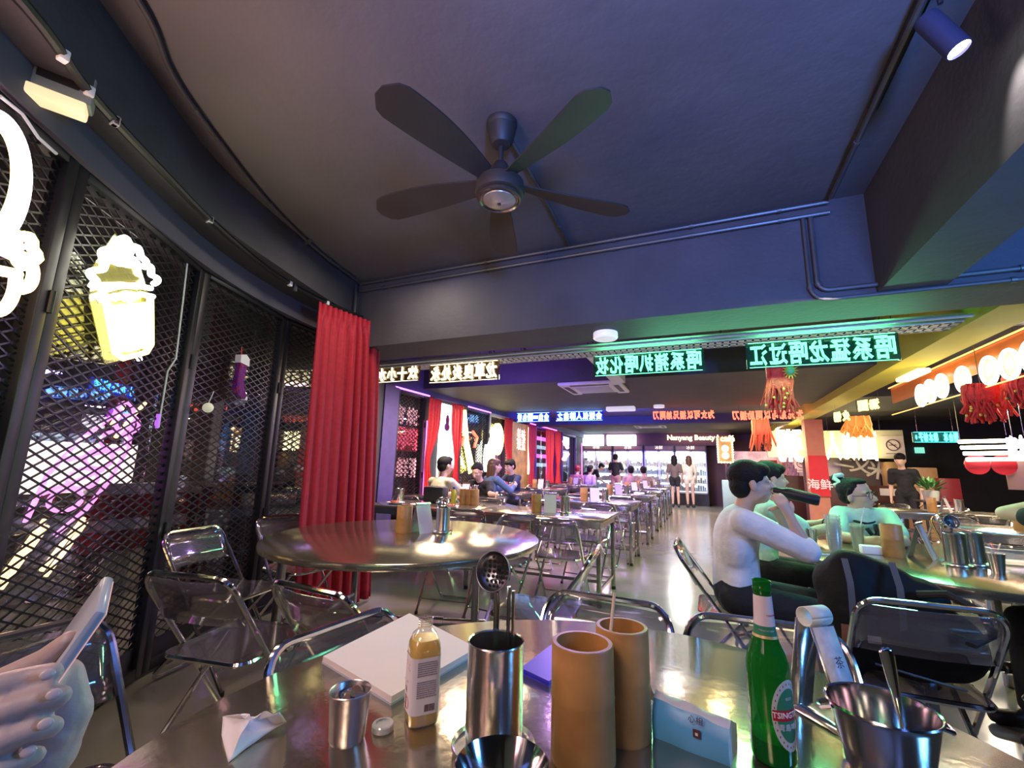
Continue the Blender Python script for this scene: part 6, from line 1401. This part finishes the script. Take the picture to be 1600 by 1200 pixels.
# ---- person at the right edge
RL = (1.86, 3.12, 0); RR = math.radians(92)
def rl(x, y, z): return V(*w2l((x, y, z), RL, RR))
pr, L, R = person('person at the right edge holding a dark green phone, arm raised', RL, RR, 'sit', lean=.05, yaw=.2, pitch=-.3, arms=[(rl(1.66, 3.22, .92), rl(1.60, 2.98, .86)), (rl(1.58, 3.55, 1.00), rl(1.80, 3.40, 1.10))], shirt=BLK, legs=BLK, hair='fringe', voxel=.009, handn=[V(0, 0, 1), V(0, .3, 1)])
o = thing('phone', 'dark green phone held by the person at the right edge', 'phone', (1.56, 2.98, .885), .4); MB().bbox((-.070, -.036, 0), (.070, .036, .009), .004, RX(.5)).build('case', mat('dark_green_case', (.01, .06, .02), .4, noise=.1), o); MB().box((-.066, -.032, .009), (.066, .032, .0095), RX(.5)).build('screen', glow('phone_violet', (.5, .3, 1), .8), o, smooth=0)
# ---- hands with the pale phone, left foreground
PL = (-.98, -.28, 0); PR_ = math.radians(-58)
hp_ = thing('person', 'grey-lit hands of a person holding a pale phone at the left edge', 'person', PL, PR_)
def pl_(P): return V(*w2l(P, PL, PR_))
def F(px, py, d): return pl_(atd(px, py, d))
body = []; FR = .0093
for (pts, r) in [([(-75, 1096, .32), (0, 1072, .325), (46, 1060, .335), (80, 1052, .34)], .0092), ([(-75, 1140, .31), (5, 1112, .318), (60, 1094, .328), (92, 1088, .335)], .0094),
                 ([(-75, 1180, .305), (0, 1158, .312), (52, 1140, .322), (80, 1136, .33)], .0088), ([(-75, 1222, .30), (-10, 1206, .308), (30, 1190, .318), (54, 1181, .325)], .0078)]:
    for i in range(3): body.append(('c', F(*pts[i]), F(*pts[i+1]), r*(1.06-.06*i), r*(.98-.07*i)))
body += [('c', F(-75, 1130, .325), F(-85, 1230, .315), .026, .030), ('e', F(-100, 1170, .32), (.042, .03, .045), None)]
# second hand cupping behind
body += [('c', F(95, 1062, .375), F(100, 1120, .37), .016, .019), ('c', F(98, 1118, .37), F(60, 1185, .36), .020, .024), ('c', F(60, 1180, .36), F(-30, 1235, .34), .026, .030), ('c', F(85, 1050, .37), F(70, 1085, .352), .011, .009), ('c', F(100, 1075, .375), F(60, 1120, .355), .012, .010), ('c', F(60, 1150, .365), F(5, 1140, .35), .020, .018),
         ('c', F(98, 1100, .372), F(88, 1150, .36), .014, .013)]
body += [('c', F(-20, 1075, .352), F(70, 1030, .362), .0105, .009), ('c', F(70, 1030, .362), F(108, 1000, .366), .009, .0075)]      # thumb along the phone edge
blob('hands', body, mat('hand_skin', (.52, .38, .35), .5, noise=.14, nscale=30, bump=.07, bscale=160), .0026, hp_, 2)
NAIL = mat('fingernail', (.60, .47, .46), .3)
def nail_m(p):
    v = (w2l(tuple(CP), PL, PR_)-p).normalized(); return T(*p) @ v.to_track_quat('Z', 'Y').to_matrix().to_4x4()
for (px, py, d) in [(76, 1056, .331), (86, 1087, .326), (73, 1133, .321), (46, 1176, .317)]:
    MB().ell((0, 0, 0), (.0046, .0038, .0015), 10, 8, nail_m(F(px-2, py-2, d-.0010))).build('fingernail', NAIL, hp_)
el1 = V(-.30, .12, .70); el2 = V(.28, .15, .72)
wr1 = F(-100, 1190, .318); wr2 = F(-60, 1260, .33)
T_ = [('e', V(0, -.02, .82), (.16, .10, .20), None), ('e', V(0, 0, .60), (.16, .11, .15), None), ('c', V(-.14, 0, 1.0), V(.14, 0, 1.0), .062, .062)]
bd_ = T_+[('c', V(-.17, 0, .98), el1, .045, .038), ('c', el1, wr1, .038, .027), ('c', V(.17, 0, .98), el2, .045, .038), ('c', el2, wr2, .038, .027), ('c', V(0, 0, 1.02), V(0, .02, 1.12), .055, .05)]+head_parts(V(0, .03, 1.20), V(.2, 1, -.3), V(0, 0, 1))[0]
for sx in (-1, 1): bd_ += [('c', V(sx*.09, 0, .53), V(sx*.12, .42, .50), .075, .052), ('c', V(sx*.12, .42, .50), V(sx*.12, .42, .06), .052, .034), ('c', V(sx*.12, .38, .04), V(sx*.12, .52, .035), .034, .03)]
blob('body', bd_, MATS['hand_skin'], .013, hp_)
blob('shirt', [('e', V(0, -.02, .82), (.17, .11, .21), None), ('e', V(0, 0, .60), (.17, .12, .16), None), ('c', V(-.14, 0, 1.0), V(.14, 0, 1.0), .068, .068), ('c', V(-.17, 0, .98), V(-.17, 0, .98).lerp(el1, .7), .065, .06), ('c', V(.17, 0, .98), V(.17, 0, .98).lerp(el2, .7), .065, .06)], BLK, .013, hp_)
blob('trousers', [('c', V(sx*.09, 0, .53), V(sx*.12, .42, .50), .09, .068) for sx in (-1, 1)]+[('c', V(sx*.12, .42, .50), V(sx*.12, .42, .1), .066, .05) for sx in (-1, 1)], GRY, .013, hp_)
blob('hair', [('e', V(0, 0, 1.25), (.085, .098, .085), None)], HAIR, .012, hp_)
PH = F(72, 1075, .355); PT = F(160, 950, .372); o = thing('phone', 'pale blue-grey phone in the hands at the left edge', 'phone', hp_.matrix_world @ PH if 0 else Vector(PL)+RZ(PR_) @ PH)
ax = (RZ(PR_) @ (PT-PH)); LH = ax.length; ax.normalize(); vd = (Vector(o.location)-CP).normalized(); wv = (vd*.975-right*.22); wv = (wv-ax*wv.dot(ax)).normalized(); nv = ax.cross(wv)
Mp = Matrix((wv, nv, ax)).transposed().to_4x4()
MB().bbox((-.006, -.0046, -.05), (.064, .0046, LH), .0035, Mp).build('case', mat('phone_case_pale', (.50, .52, .60), .3, coat=.4, noise=.06), o)
MB().box((-.003, -.0052, -.047), (.061, -.0047, LH-.003), Mp).build('screen', glow('phone_pink', (1, .55, .52), .5), o, smooth=0)
# ---- backpack on the chair
BKM = mat('backpack_nylon', (.006, .007, .009), .7, spec=.25, noise=.3, nscale=10, bump=.5, bscale=12); WEB = mat('grey_webbing', (.10, .10, .11), .7, noise=.2); LEA = mat('brown_leather', (.22, .08, .035), .5, noise=.3, nscale=30)
bp = thing('backpack', 'black backpack with brown leather strap lying on the clear chair', 'backpack', (.64, 2.28, .46))
blob('bag_body', [('c', V(-.13, .02, .12), V(.14, .0, .13), .125, .13), ('c', V(-.15, .02, .30), V(.10, .0, .27), .10, .085), ('e', V(-.13, .0, .22), (.11, .11, .22), None), ('e', V(.05, -.01, .14), (.19, .12, .15), None), ('c', V(-.10, 0, .38), V(.02, 0, .33), .055, .06), ('e', V(-.17, -.02, .05), (.07, .08, .10), None)], BKM, .012, bp, 6)
MB().tube([(.06, -.09, .31), (.13, -.13, .33), (.20, -.17, .29), (.21, -.20, .23), (.15, -.22, .20), (.08, -.21, .22), (.02, -.19, .22)], .014, 8).build('carry_strap', RUBBER, bp)
for x in (-.155, -.005): MB().grid(lambda u, v: (x+.022*(u-.5)+.01*v, -.100-.022*math.sin(v*PI)+.09*max(0, v-.75)*2, .10+.31*v), 2, 12).build('webbing', WEB, bp)
MB().grid(lambda u, v: (-.195+.03*(u-.5)+.02*v, -.112-.015*math.sin(v*PI), -.02+.20*v), 2, 8).build('leather_strap', LEA, bp)
MB().tube([(-.215, -.128, .03), (-.175, -.130, .03), (-.172, -.132, .065), (-.212, -.130, .065)], .0035, 6, closed=True).build('buckle', DCHROME, bp)
MB().box((-.115, -.128, .13), (-.075, -.124, .155)).build('white_tag', PAPER, bp, smooth=0)
MB().tube([(-.10, -.118, .06), (.15, -.122, .02)], .004, 5).build('zipper', DCHROME, bp)
bp2 = thing('shoulder_bag', 'black bag hanging at the right frame edge over the clear chair', 'bag', (1.17, 2.05, .50))
blob('bag_body', [('c', V(-.12, 0, .10), V(.12, 0, .10), .12, .12), ('c', V(-.08, 0, .30), V(.10, 0, .32), .10, .10), ('e', V(0, 0, .2), (.2, .12, .22), None)], BKM, .014, bp2, 5)
